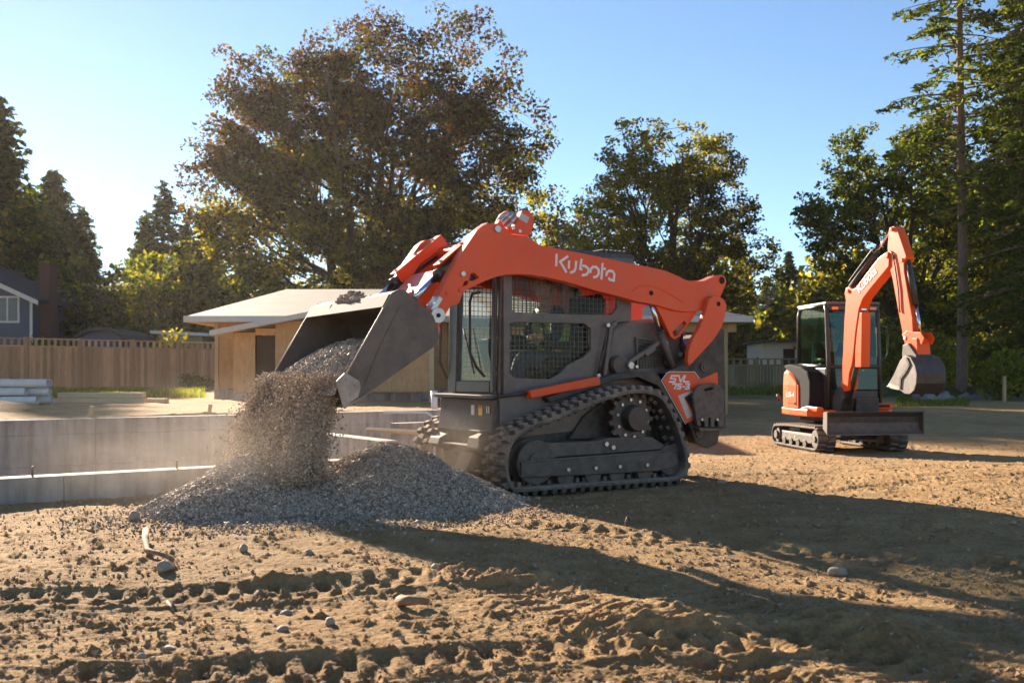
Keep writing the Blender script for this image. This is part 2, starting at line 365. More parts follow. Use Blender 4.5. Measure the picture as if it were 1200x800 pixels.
# ------------------------------------------------------------------ terrain
A_N = (-.57, .82); A_A = (.82, .57)       # across and along the foundation walls
def terrain(X, Y, fine=False):
    X = np.asarray(X, float); Y = np.asarray(Y, float)
    n = A_N[0]*X+A_N[1]*Y; a = A_A[0]*X+A_A[1]*Y
    zr = np.interp(Y, [-50, 10, 15, 20, 35, 55, 110, 600], [0, 0, -.25, -.25, -.08, .15, .4, 1.0])
    zb = np.interp(Y, [-50, 14, 28, 40, 110, 600], [.4, .4, .26, .35, .6, 1.0])
    w = sst(n, 14.0, 14.2)*(1-sst(X, -.5, 5))
    z = zr*(1-w)+zb*w
    p = sst(n, 8.42, 8.5)*(1-sst(n, 14.05, 14.15))*(1-sst(a, 8.2, 8.3))*sst(a, -9, -8.9)
    z = z*(1-p)-.62*p
    if fine:
        near = 1-sst(Y, 14, 30)
        for bx_, by_, rx_, ry_, hh_ in ((.55, 3.85, .30, .42, .085), (1.35, 3.9, .36, .30, .07), (-.12, 4.75, .30, .12, .05), (-.95, 4.9, .5, .15, .04), (1.75, 3.1, .4, .25, .06), (.3, 2.95, .35, .3, .05)):
            z = z+hh_*np.exp(-((X-bx_)/rx_)**2-((Y-by_)/ry_)**2)*(.55+.9*fbm(X*7, Y*9, 4, 51, .65))
        open_ = 1-p
        z = z+(fbm(X*.7, Y*.7, 3, 5)-.5)*.09*(1-.7*sst(Y, 20, 40))*open_
        dens = fbm(X*1.1, Y*1.1, 3, 11)
        z = z+(fbm(X*3.5, Y*6, 5, 3, .6)-.5)*.024*near*open_*(.4+dens)
        z = z+(.5-np.abs(fbm(X*15, Y*24, 4, 23, .65)-.5)*4)*.0085*near*open_*(.2+1.3*dens)
        cl = fbm(X*14, Y*18, 4, 31, .65); z = z+np.clip(cl-.63, 0, 1)*.11*near*open_
        # machine track prints pressed into the dirt: rows of lug pits
        for (x0, y0, x1, y1, wd, pitch, dep) in TRACKS:
            dx = x1-x0; dy = y1-y0; L = math.hypot(dx, dy); dx /= L; dy /= L
            s = (X-x0)*dx+(Y-y0)*dy; wob = (fbm(s*1.3+x0, s*0+y0, 2, 41)-.5)*.12
            t = -(X-x0)*dy+(Y-y0)*dx+wob
            m = sst(s, 0, .25)*(1-sst(s, L-.25, L))
            half = np.abs(t) < wd*1.6
            for off, ph in ((-.27, 0.), (.27, .5)):
                u = (s/pitch+ph+np.abs(t)*.6) % 1.0; v = (t-off*wd)/(wd*.24)
                pit = np.exp(-((u-.5)/.24)**4)*np.exp(-np.abs(v)**3)
                keep = .35+.9*vnoise(np.floor(s/pitch+ph)*3.1, np.zeros_like(s)+off*7+x0, 77)
                z = z-.6*dep*pit*m*keep*near
            z = z+.30*dep*np.exp(-((np.abs(t)-wd*.62)/(wd*.16))**2)*m*(.4+fbm(s*6, t*6, 2, 9))*near
    return z
TRACKS = [(-3.0, 4.15, .3, 4.95, .30, .115, .055), (-1.6, 3.15, 1.3, 3.75, .30, .12, .06), (-.35, 5.2, 1.0, 2.9, .34, .12, .05),
          (.55, 5.0, 1.6, 2.9, .34, .12, .05), (-.2, 6.6, 3.6, 4.6, .32, .12, .035), (.4, 7.2, 4.6, 5.5, .32, .12, .03), (2.2, 9.6, 6.5, 12.0, .32, .12, .035),
          (2.4, 8.4, 7.5, 10.6, .32, .12, .03), (2.0, 3.4, 4.0, 5.2, .32, .12, .05), (5.3, 15.5, 4.6, 20, .3, .12, .04), (6.5, 15.5, 7.4, 20, .3, .12, .04)]
def tz(x, y): return float(terrain(x, y))

def make_ground():
    nr, nc = 950, 1100
    t = np.linspace(0, 1, nr)
    # rows: even in 1/Y so detail follows the eye, from 1.2 m out to the horizon
    yy = 1/(1/1.3+(1/700-1/1.3)*t**1.0)
    yy = np.sort(np.concatenate([1/np.linspace(1/1.6, 1/24, 810), np.geomspace(24.3, 700, nr-810)]))
    u = np.linspace(-1, 1, nc)
    X = u[None, :]*(yy[:, None]*.66+1.5); Y = np.repeat(yy[:, None], nc, 1)
    Z = terrain(X, Y, True)
    V = np.stack([X, Y, Z], -1).reshape(-1, 3)
    i = np.arange(nr-1)[:, None]*nc+np.arange(nc-1)[None, :]
    Fc = np.stack([i, i+1, i+nc+1, i+nc], -1).reshape(-1, 4)
    tag(link('ground', mesh_np('ground', V, Fc, True), M['dirt']), kind='structure')
    # the rest of the land, behind and beside the fan above, one continuous sheet a little lower
    g = np.concatenate([np.linspace(-700, -40, 8), np.linspace(-30, 30, 21), np.linspace(40, 700, 8)])
    X, Y = np.meshgrid(g, g); Z = terrain(X, Y)-.05
    n = A_N[0]*X+A_N[1]*Y; Z = np.where((Y > 0) & (np.abs(X) < Y*.66+1.5+9), Z-1.5, Z)
    V = np.stack([X, Y, Z], -1).reshape(-1, 3); nc = len(g)
    i = np.arange(nc-1)[:, None]*nc+np.arange(nc-1)[None, :]
    Fc = np.stack([i, i+1, i+nc+1, i+nc], -1).reshape(-1, 4)
    tag(link('terrain', mesh_np('terrain', V, Fc, True), M['dirt']), kind='structure')
make_ground()

# ------------------------------------------------------------------ foundation
FW = Frame(0, 0, math.atan2(.57, .82))          # x along the walls, y across them
FN = math.hypot(.82, .57)
def na(n, a): return (a/FN, n/FN)
def wall(name_label, a0, a1, n0, n1, z0, z1, across=False):
    """poured wall with form joints cut as grooves: stacked and butted panels of one casting"""
    m = MB(FW); zs = [z0]
    h = .41
    while zs[-1]+h < z1-.1: zs.append(zs[-1]+h)
    zs.append(z1)
    m.bx(a0, a1, n0+.012, n1-.012, z0, z1-.002)
    L = (n1-n0) if across else (a1-a0); k = max(1, round(L/1.55))
    for q in range(k):
        for z_, y_ in zip(zs[:-1], zs[1:]):
            if across: m.bx(a0-.004, a1+.004, n0+L*q/k+.004, n0+L*(q+1)/k-.004, z_+.003, y_-.003 if y_ < z1 else z1)
            else: m.bx(a0+L*q/k+.004, a0+L*(q+1)/k-.004, n0, n1, z_+.005, y_-.005 if y_ < z1 else z1)
    o = m.build('concrete_wall', M['concrete'], None, .004, 1)
    return tag(o, name_label, 'concrete wall', 'poured foundation walls')
wall('low concrete stem wall nearest the camera, running from the left edge to the gravel pile', -9, 7.6, 8.38, 8.58, -.62, .2)
wall('long concrete wall along the far side of the foundation pit', -9, 9.0, 14.0, 14.2, -.62, .4)
cw = tag(wall('pale cross wall standing between bucket and cab, above the gravel pile', 4.95, 5.15, 8.7+.9, 13.99, -.62, .27, True))
wall('short low concrete wall in the pit corner just left of the cab', 6.6, 8.1, 12.3, 12.5, -.62, .30)
# forms ties / rebar stubs standing on the near wall, wall-top wires
def stub(px, py0, py1, Y, label, mm, r=.012):
    a = P(px, py1, Y); b = P(px+.5, py0, Y); o = MB().tube([a, b], r, 6).build('stake', mm)
    return tag(o, label, 'stake')
def at_line(px, n):                                 # where the ray over column px meets the wall line n
    k = (px-600)/F; Y = n/(A_N[0]*k+A_N[1]); return k*Y, Y
for px, n, zb, ht, lb in ((38, 8.48, .2, .075, 'steel stub on the near low wall, left of the other one'), (207, 8.48, .2, .07, 'steel stub on the near low wall, closer to the gravel pile')):
    x, y = at_line(px, n); o = MB().tube([(x, y, zb-.02), (x, y, zb+ht)], .009, 8).build('rebar_stub', M['steel'], loc=(x, y, zb)); tag(o, lb, 'rebar')
for px, n, zb, ht, r, lb in ((474, 9.7, .05, .25, .014, 'short dark stake below the pale cross wall beside the track'), (104, 14.5, .38, .17, .03, 'leaning wooden stake on the dirt above the long back wall, at left'),
                             (243, 14.6, .38, .16, .03, 'wooden stake on the dirt near the plywood house, above the long back wall')):
    x, y = at_line(px, n); o = MB().tube([(x, y, zb-.1), (x+.05, y, zb+ht)], r, 6).build('stake', M['post'] if r > .02 else M['steel'], loc=(x, y, zb)); tag(o, lb, 'stake')
x, y = at_line(509, 14.35)
o = MB().tube([(x, y, .3), (x, y, .70)], .055, 14).build('vent_pipe', M['pvc'], loc=(x, y, .3)); tag(o, 'upright white pipe standing behind the long wall left of the cab', 'pipe')
x0, y0 = at_line(449, 13.2); x1, y1 = at_line(500, 13.2)
tag(MB().tube([(x0, y0, .42), (x1, y1, .40), (x1+.1, y1-.1, .34), (x1+.12, y1-.12, .05)], .022, 10).build('bent_pipe', M['pvc'], loc=(x0, y0, .4)), 'thin white pipe with a bent end lying over the pit beside the cab', 'pipe')
# wooden form plank lying beside the cross wall
p0 = P(430, 503, 12.6); p1 = P(520, 508, 11.6)
tag(MB().tube([p0, p1], .03, 4, smooth=False).build('form_board', M['lumber'], loc=tuple(p0)), 'thin form board resting above the pale cross wall', 'board')

# ------------------------------------------------------------------ plywood house under construction
def house():
    # main walls stand at Y 28..35; x from -8.5 to 3.2; roof runs on to the right over an open porch
    HX0, HX1, HY0, HY1 = -8.35, 3.6, 28.0, 39.4
    gz = .1; top = 2.55
    r = empty('unfinished_house', (-2.5, 28, .25)); tag(r, 'plywood-clad single-storey house under construction with bare pale roof', 'house')
    w = MB()
    # front wall of 1.22 m plywood sheets butted edge to edge, openings left between them
    def sheet(x0, x1, z0, z1, y=HY0, t=.04): w.bx(x0+.011, x1-.011, y, y+t, z0+.009, z1-.009)
    base = .55
    sheet(HX0, -7.75, base, top); sheet(-7.0, -6.6, base, top); sheet(-7.75, -7.0, 2.2, top)
    xs = [-6.6, -5.4, -4.2, -3.0, -1.8, -.6, .6, 1.8, 3.0, HX1]
    for a, b in zip(xs[:-1], xs[1:]): sheet(a, b, base, 1.5); sheet(a, b, 1.5, top)
    w.bx(HX0, HX0+.04, HY0+.05, HY1, base, top); w.bx(HX1-.04, HX1, HY0+.05, HY1, base, top); w.bx(HX0, HX1, HY1, HY1+.04, base, top)
    w.build('wall', M['osb'], r)
    MB().bx(HX0-.02, HX1+.02, HY0-.03, HY0+.2, -.3, .54).bx(HX0-.02, HX0+.2, HY0+.21, HY1, -.3, .54).build('foundation_strip', M['concrete'], r)
    MB().bx(-7.72, -7.03, HY0+.25, HY0+.3, .5, 2.2).build('doorway_shade', M['dark'], r)  # dark sheet painting the shade inside the door opening
    tr = MB()
    for x in (HX0+.05, -7.78, -6.97, -6.6): tr.bx(x-.05, x+.05, HY0-.045, HY0-.003, .55, top)
    tr.build('corner_trim', M['lumber'], r)
    # hip roof with overhang
    rf = MB(); e = .65; z0 = top; z1 = 3.86
    X0, X1, Y0, Y1 = HX0-e, 6.6, HY0-e, HY1+e
    ya, yb = 34.0, 34.01; xa, xb = X0+1.3, X1-3.4
    top_v = [(X0, Y0, z0), (X1, Y0, z0), (X1, Y1, z0), (X0, Y1, z0), (xa, ya, z1), (xb, ya, z1)]
    vs = top_v+[(a, b, c-.13) for a, b, c in top_v[:4]]
    rf.add(vs, [(0, 1, 5, 4), (1, 2, 5), (2, 3, 4, 5), (3, 0, 4), (0, 6, 7, 1), (1, 7, 8, 2), (2, 8, 9, 3), (3, 9, 6, 0), (6, 9, 8, 7)])
    rf.build('roof', M['roof'], r, recalc=False)
    MB().bx(X0-.02, X1+.02, Y0-.03, Y0-.003, z0-.15, z0+.02).bx(X0-.03, X0-.003, Y0, Y1, z0-.15, z0+.02).bx(X1+.003, X1+.03, Y0, Y1, z0-.15, z0+.02).build('fascia', M['trim'], r)
    for x in (5.95,):
        MB().bx(x-.1, x+.1, HY0-.1, HY0+.1, -.4, top-.14).build('porch_post', M['post'], r, .01)
    MB().bx(HX1, 6.3, HY0-.06, HY0+.06, top-.40, top-.14).build('porch_beam', M['post'], r)
    # front wing with a shed roof, its door and small openings
    W0, W1, WY = -7.0, -2.0, 25.0
    ww = MB(); gb = .5
    for a, b, c, d in ((-7.0, -6.45, gb, 2.02), (-5.95, -5.2, gb, 2.30), (-6.45, -5.95, 1.95, 2.12), (-5.2, -5.05, gb, 2.32), (-5.05, -4.95, gb, 1.45), (-5.05, -4.95, 1.95, 2.35), (-4.95, -4.75, gb, 2.38),
                       (-4.75, -4.65, gb, 1.45), (-4.75, -4.65, 1.95, 2.4), (-4.65, -3.6, gb, 2.5), (-3.6, -2.9, gb, 1.3), (-3.6, -2.9, 1.3, 2.5), (-2.9, -2.4, gb, 2.5)):
        ww.bx(a+.003, b-.003, WY, WY+.04, c, d)
    ww.bx(W0, W0+.04, WY+.05, HY0-.01, gb, 2.0)
    ww.build('wing_wall', M['osb'], r)
    MB().bx(W0-.02, -2.3, WY-.02, WY+.15, -.3, gb-.01).build('wing_foundation', M['concrete'], r)
    MB().bx(-6.44, -5.96, WY+.12, WY+.16, gb, 1.94).build('wing_door', basic('brown_door', (.10, .055, .03), (.07, .04, .02), .7), r)
    for a in (-5.04, -4.74): MB().bx(a, a+.08, WY+.05, WY+.07, 1.46, 1.94).build('window_opening_shade', M['dark'], r)  # dark sheets painting the shade inside the small openings
    MB().bx(-4.2, -3.62, WY-.05, WY-.003, gb, 2.45).bx(-2.98, -2.9, WY-.05, WY-.003, gb, 2.45).build('framing', M['lumber'], r)
    ro = MB(); q = [(-7.45, WY-.5, 2.05), (-1.5, WY-.5, 3.18), (-1.5, HY0+.8, 3.28), (-7.45, HY0-.7, 2.12)]
    ro.add(q+[(a, b, c-.13) for a, b, c in q], [(0, 1, 2, 3), (4, 7, 6, 5), (0, 4, 5, 1), (1, 5, 6, 2), (2, 6, 7, 3), (3, 7, 4, 0)])
    ro.build('wing_roof', M['trim'], r, recalc=False)
    # plywood block behind the bucket and cab (lit rear wing)
    b3 = MB(); 
    for a, b in ((-3.75, -2.9), (-2.9, -2.0)): b3.bx(a+.004, b-.004, 24.0, 24.04, .55, 2.1)
    b3.build('partition', M['osb'], r)
    for a, b in ((-3.85, -3.76), (-2.0, -1.88), (-4.6, -4.5)): MB().bx(a, b, 23.97, 24.06, .1, 2.25).build('stud', M['lumber'], r)
house()

# ------------------------------------------------------------------ fences
def fence_left():
    # from behind the left edge to the house, rising in distance; boards, lattice band, posts
    pts = [P(-70, 457, 35), P(31, 457, 37.0), P(94, 457, 38.4), P(155, 457, 39.8), P(209, 457, 41.1), P(262, 457, 42.5), P(310, 457, 44)]
    r = empty('wooden_fence', (pts[1].x, pts[1].y, .35)); tag(r, 'reddish cedar fence with square lattice band along its top, left side', 'fence')
    zb, H1, H2 = .22, 1.98, 2.26
    tot = MB(); lat = MB(); rails = MB()
    for a, b in zip(pts[:-1], pts[1:]):
        fr = Frame(a.x, a.y, math.atan2(b.y-a.y, b.x-a.x)); L = math.hypot(b.x-a.x, b.y-a.y); n = int(L/.14)
        for q in range(n):
            x0 = .07+(L-.14)*q/n; x1 = .07+(L-.14)*(q+1)/n-.006
            vs = [fr.w(x, y, z) for x in (x0, x1) for y in (-.01, .012) for z in (zb, H1)]
            tot.add(vs, [(0, 1, 3, 2), (4, 6, 7, 5), (0, 4, 5, 1), (2, 3, 7, 6), (0, 2, 6, 4), (1, 5, 7, 3)], raw=True)
        def bar(mb, x0, x1, y0, y1, z0, z1):
            vs = [fr.w(x, y, z) for x in (x0, x1) for y in (y0, y1) for z in (z0, z1)]
            mb.add(vs, [(0, 1, 3, 2), (4, 6, 7, 5), (0, 4, 5, 1), (2, 3, 7, 6), (0, 2, 6, 4), (1, 5, 7, 3)], raw=True)
        bar(rails, .06, L-.06, -.045, .03, H1, H1+.05); bar(rails, .06, L-.06, -.045, .03, H2, H2+.05)
        
        m = int(L/.24)
        for q in range(m): bar(lat, .06+(L-.12)*q/m, .06+(L-.12)*q/m+.10, -.02, .01, H1+.048, H2+.002)
    tot.build('board_panel', M['fence'], r); n_ = len(lat.v); lat.v += rails.v; lat.f += [tuple(i+n_ for i in f) for f in rails.f]; lat.sm += rails.sm; lat.build('lattice_band', M['fence'], r)
    for a in pts[1:-1]:
        MB().bx(a.x-.075, a.x+.075, a.y-.09, a.y+.05, zb-.1, H2+.08).build('post', M['fence'], r, .01)
fence_left()
def fence_right(px0, px1, Y0, Y1, zb, h, label, picket):
    a = P(px0, 440, Y0); b = P(px1, 440, Y1); a.z = b.z = 0
    r = empty('wooden_fence', (a.x, a.y, zb)); tag(r, label, 'fence')
    fr = Frame(a.x, a.y, math.atan2(b.y-a.y, b.x-a.x)); L = math.hypot(b.x-a.x, b.y-a.y)
    m = MB(fr); n = int(L/.17)
    for q in range(n): m.bx(L*q/n, L*(q+1)/n-.012, -.01, .01, zb-.3, zb+h)
    m.build('board_panel', M['fence_dull'], r)
    rl = MB(fr).bx(0, L, -.05, -.012, zb+h-.09, zb+h+.002).bx(0, L, -.05, -.012, zb+h+.26, zb+h+.33)
    k = int(L/.36)
    for q in range(k): rl.bx(L*q/k, L*q/k+.13, -.021, .012, zb+h, zb+h+.262)
    rl.build('slatted_top', M['fence_dull'], r)
    for q in range(int(L/2.4)+1): MB(fr).bx(q*2.4-.07, q*2.4+.07, -.1, -.05, zb-.3, zb+h+.4).build('post', M['fence_dull'], r)
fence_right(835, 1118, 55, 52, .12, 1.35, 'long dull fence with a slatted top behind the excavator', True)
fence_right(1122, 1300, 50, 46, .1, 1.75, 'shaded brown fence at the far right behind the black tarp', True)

# ------------------------------------------------------------------ far buildings
def far_house():
    r = empty('blue_house', (-28, 55, .3)); tag(r, 'dark blue-grey gabled house with brick chimney at the left edge', 'house')
    Y = 55.0
    a = P(-60, 460, Y); b = P(38, 460, Y)
    g0 = P(0, 327, Y); 
    zt = P(40, 347, Y).z
    ridge = P(-62, 302, Y)
    MB().prism([(a.x, .2), (b.x, .2), (b.x, zt), (ridge.x, ridge.z), (a.x-4, zt)], Y, Y+8).build('wall', M['siding'], r)
    rf = MB(); e = P(50, 353, Y)
    rf.prism([(ridge.x, ridge.z+.12), (e.x, e.z+.1), (e.x, e.z-.1), (ridge.x, ridge.z-.1)], Y-.5, Y+8.4).build('roof', M['shingle'], r)
    MB().prism([(ridge.x, ridge.z+.02), (e.x, e.z), (e.x, e.z-.25), (ridge.x, ridge.z-.25)], Y-.56, Y-.51).build('barge_board', M['trim'], r)
    MB().bx(b.x-.14, b.x+.01, Y-.03, Y-.003, .2, zt-.1).build('corner_trim', M['trim'], r)
    def win(x0, y0, x1, y1):
        p0 = P(x0, y1, Y); p1 = P(x1, y0, Y)
        f = MB().bx(p0.x-.1, p1.x+.1, Y-.05, Y-.003, p0.z-.1, p0.z).bx(p0.x-.1, p1.x+.1, Y-.05, Y-.003, p1.z, p1.z+.1).bx(p0.x-.1, p0.x, Y-.05, Y-.003, p0.z, p1.z).bx(p1.x, p1.x+.1, Y-.05, Y-.003, p0.z, p1.z)
        mid = (p0.x+p1.x)/2; f.bx(mid-.04, mid+.04, Y-.05, Y-.003, p0.z, p1.z)
        o = f.build('window', M['trim'], r)
        MB().bx(p0.x, p1.x, Y-.02, Y-.004, p0.z, p1.z).build('pane', basic('far_pane', (.10, .11, .11), (.06, .07, .07), .15), o)
    win(-3, 349, 21, 376)
    c0 = P(48, 400, Y+1); c1 = P(58, 312, Y+1)
    ch = MB().bx(c0.x, c1.x+.1, Y+.8, Y+1.8, .3, c1.z).bx(c0.x-.06, c1.x+.16, Y+.75, Y+1.85, c1.z, c1.z+.15).build('chimney', M['brick'], r)
    w0 = P(58, 400, Y+3); w1 = P(72, 357, Y+3); w2 = P(46, 343, Y+3)
    MB().prism([(w2.x, .3), (w1.x, .3), (w1.x, w1.z-.3), (w2.x, w2.z-.3)], Y+3, Y+7).build('side_wall', M['siding'], r)
    MB().prism([(w2.x, w2.z), (w1.x+.3, w1.z), (w1.x+.3, w1.z-.2), (w2.x, w2.z-.25)], Y+2.5, Y+7.3).build('side_roof', M['shingle'], r)
far_house()
def low_shed(px0, px1, pt, Y, label, arch=True, mm='shingle'):
    a = P(px0, 402, Y); b = P(px1, 402, Y); t = P((px0+px1)/2, pt, Y)
    r = empty('garden_shed', (t.x, Y, .3)); tag(r, label, 'shed')
    n = 9; top = []
    for i in range(n):
        u = i/(n-1); z = a.z+(t.z-a.z)*(math.sin(math.pi*u)**.7 if arch else (1-.25*u)); top.append((a.x+(b.x-a.x)*u, z))
    MB().prism([(x, z+.08) for x, z in top]+[(x, z-.08) for x, z in reversed(top)], Y-.3, Y+4).build('roof', M[mm], r)
    MB().prism([(a.x+.4, .2), (b.x-.4, .2), (b.x-.4, a.z-.1), ]+[(x, z-.1) for x, z in reversed(top[1:-1])]+[(a.x+.4, a.z-.1)], Y, Y+3.8).build('wall', M['siding'] if arch else M['fence_dull'], r)
low_shed(84, 152, 385, 50, 'low shed with an arched dark roof just above the left fence')
low_shed(178, 246, 389, 52, 'low shed with a flat pale roof above the left fence beside the house', False, 'trim')
# pale building seen past the right fence
def pale_house():
    Y = 78; a = P(893, 440, Y); b = P(960, 440, Y); zt = P(893, 402, Y).z; zt2 = P(960, 400, Y).z
    r = empty('pale_house', (a.x, Y, .4)); tag(r, 'sunlit cream wall of a house glimpsed over the right fence', 'house')
    MB().prism([(a.x, 0), (b.x, 0), (b.x, zt2), (a.x, zt)], Y, Y+5).build('wall', basic('cream_siding', (.74, .66, .55), (.66, .58, .47), .8), r)
    MB().prism([(a.x-.3, zt+.2), (b.x+.3, zt2+.25), (b.x+.3, zt2+.02), (a.x-.3, zt+.02)], Y-.5, Y+5.4).build('roof', M['shingle'], r)
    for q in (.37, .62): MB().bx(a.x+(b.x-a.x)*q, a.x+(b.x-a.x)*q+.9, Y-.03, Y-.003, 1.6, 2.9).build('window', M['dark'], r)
pale_house()

# ------------------------------------------------------------------ site materials
def pipes():
    Y = 20.5; x1 = P(44, 460, Y).x; g = tz(-9, Y)
    k = 0
    for row, (z, off, n) in enumerate(((.0, 0, 4), (.175, .0, 3), (.35, .05, 3))):
        for q in range(n):
            y = Y+q*.2+row*.1; xe = x1+[.0, -.28, .12, -.1][(q+row) % 4]; zz = g+.10+z
            o = MB().tube([(xe-3.2, y, zz), (xe, y, zz)], [.085, .085], 16, cap=False)
            o.tube([(xe-3.2, y, zz), (xe-.002, y, zz)], .078, 16, cap=False)
            o = o.build('white_pipe', M['pvc'], loc=(xe-1.6, y, g)); k += 1
            tag(o, 'white plastic pipe in the strapped bundle at the left edge', 'pipe', 'white pipes stacked in a bundle')
    m = MB().bx(x1-1.02, x1-.88, Y-.1, Y+.62, g+.0, g+.03)
    for y in (Y-.1, Y+.64): m.bx(x1-1.0, x1-.9, y-.02, y+.02, g+.03, g+.52)
    m.bx(x1-1.0, x1-.9, Y-.12, Y+.66, g+.53, g+.55)
    tag(m.build('timber_cradle', M['lumber'], loc=(x1-.95, Y, g)), 'timber strap frame holding the bundle of white pipes', 'frame')
pipes()
def lumber():
    Y = 22.0; g = tz(-9, Y)
    for k, (p0, p1, yy, z, h, lab) in enumerate(((66, 170, 22.0, .02, .11, 'bottom timber beam of the stack in front of the left fence'), (70, 169, 22.04, .14, .11, 'top timber beam of the stack in front of the left fence'),
                                          (168, 196, 22.8, .0, .10, 'short timber offcut lying right of the beam stack'), (46, 62, 21.5, .0, .09, 'grey pipe offcut beside the white pipe bundle'))):
        a = P(p0, 470, yy).x; b = P(p1, 470, yy).x
        o = MB().bx(a, b, yy-.12, yy+.12, g+z, g+z+h).build('timber_beam' if k < 3 else 'block', M['lumber'] if k < 3 else M['pvc'], None, .006, 1, loc=((a+b)/2, yy, g)); tag(o, lab, 'beam' if k < 3 else 'offcut')
lumber()
def mound(name, cx, cy, rx, ry, h, mm, seed, label=None, cat=None, kind=None, n=48, amp=.25, flat=0):
    u = np.linspace(-1, 1, n); X, Y = np.meshgrid(u, u); rr = np.sqrt(X*X+Y*Y)
    prof = np.clip(1-rr, -.25, 1); prof = np.where(prof > 0, prof**(1-.3*flat), prof)
    Z = h*prof*(1+amp*(fbm(X*2.5+seed, Y*2.5, 4, seed)-.5)*2)+(fbm(X*9, Y*9, 3, seed)-.5)*h*.12
    g = terrain(cx+X*rx, cy+Y*ry)
    V = np.stack([cx+X*rx, cy+Y*ry, g+Z-.02], -1).reshape(-1, 3)
    i = np.arange(n-1)[:, None]*n+np.arange(n-1)[None, :]
    Fc = np.stack([i, i+1, i+n+1, i+n], -1).reshape(-1, 4)
    o = link(name, mesh_np(name, V, Fc, True), M[mm]); tag(o, label, cat, kind=kind); return o
mound('dirt_mound', -8.9, 16.2, 1.9, 1.1, .26, 'dirt', 3, 'low grey soil heap above the back wall at the left edge', 'mound')
mound('dirt_mound', 18.0, 45, 2.6, 2.2, 1.2, 'dirt', 9, 'pale soil heap behind the excavator bucket and near the tree', 'mound')
mound('dirt_mound', 21.0, 44.5, 2.0, 1.6, .55, 'dirt', 19, 'small soil heap at the foot of the tall bare trunk', 'mound')
mound('tarp_mound', 23.6, 42.5, 4.4, 3.0, 1.25, 'tarp', 13, 'heap covered by black tarp at the far right', 'covered heap')
def silt():
    pts = [(1072, 452), (1088, 460), (1110, 463), (1135, 461), (1160, 466), (1185, 462), (1225, 455)]
    n = 60; V = []; Y0 = 38
    for i in range(n):
        u = i/(n-1)*(len(pts)-1); k = min(int(u), len(pts)-2); t = u-k
        px = pts[k][0]*(1-t)+pts[k+1][0]*t; Y = Y0-2.0*math.sin(i*.13)*.5
        x = P(px, 460, Y).x; g = tz(x, Y); hh = .30+.10*math.sin(i*.7)+.06*math.sin(i*1.9)
        for j in range(7):
            v = j/6; V.append((x, Y+v*.55+.08*math.sin(i*.5+j), g-.03+hh*math.sin(math.pi*v)**.8*(.8+.3*math.sin(i*.31+j*.9))))
    Fc = [(i*7+j, i*7+j+1, (i+1)*7+j+1, (i+1)*7+j) for i in range(n-1) for j in range(6)]
    tag(link('silt_barrier', mesh_np('silt_barrier', V, Fc, True), M['silt']), 'crumpled pale grey silt fabric roll lying along the ground at far right', 'fabric')
    a = P(1177, 450, 36.5); g = tz(a.x, a.y)
    tag(MB().bx(a.x-.05, a.x+.05, a.y-.05, a.y+.05, g-.1, g+.95).build('stake', M['post'], loc=(a.x, a.y, g)), 'wooden stake in front of the black tarp heap', 'stake')
silt()
def grass_patch():
    rng = np.random.default_rng(4); V = []; Fc = []
    def blades(n, fx, h, w):
        b = len(V)//3
        for i in range(n):
            x, y = fx(rng); g = tz(x, y); a = rng.uniform(0, 6.28); hh = h*rng.uniform(.4, 1.3); l = rng.normal(0, h*.35, 2)
            V.extend([(x-w*math.cos(a), y-w*math.sin(a), g-.02), (x+w*math.cos(a), y+w*math.sin(a), g-.02), (x+l[0], y+l[1], g+hh)])
    blades(5200, lambda r: ((lambda Y: (P(r.choice([r.uniform(-10, 240), r.uniform(60, 225)]), 450, Y).x, Y))(r.uniform(29, 37.5))), .18, .03)
    blades(3000, lambda r: ((lambda Y: (P(r.uniform(1050, 1135), 450, Y).x, Y))(r.uniform(33, 42))), .14, .02)
    blades(5000, lambda r: ((lambda Y: (P(r.uniform(850, 1250), 450, Y).x, Y))(r.uniform(44, 54))), .25, .04)
    n = len(V)//3
    tag(link('grass', mesh_np('grass', V, np.arange(n*3).reshape(n, 3)), M['grass']), kind='stuff')
grass_patch()
# ------------------------------------------------------------------ trees
def quads_from(cent, nrm, size, rng, aspect=1.0, up=None):
    """leaf faces: rhombus of given size, plane normal nrm, random roll"""
    n = len(cent); r = rng.normal(size=(n, 3)) if up is None else up
    a = np.cross(nrm, r); a /= np.linalg.norm(a, axis=1, keepdims=True)+1e-9
    b = np.cross(nrm, a)
    s = size[:, None]
    k = s*.18*nrm
    V = np.stack([cent-a*s*.5, cent+b*s*.5*aspect*.8+k, cent+a*s*.5, cent-b*s*.5*aspect*.8+k], 1).reshape(-1, 3)
    return V
def curve(p0, p1, bend, n=7, rng=None, wob=0):
    p0 = np.array(p0, float); p1 = np.array(p1, float); mid = (p0+p1)/2+np.array(bend, float)
    t = np.linspace(0, 1, n)[:, None]; c = (1-t)**2*p0+2*t*(1-t)*mid+t*t*p1
    if wob: c[1:-1] += rng.normal(0, wob, (n-2, 3))
    return c

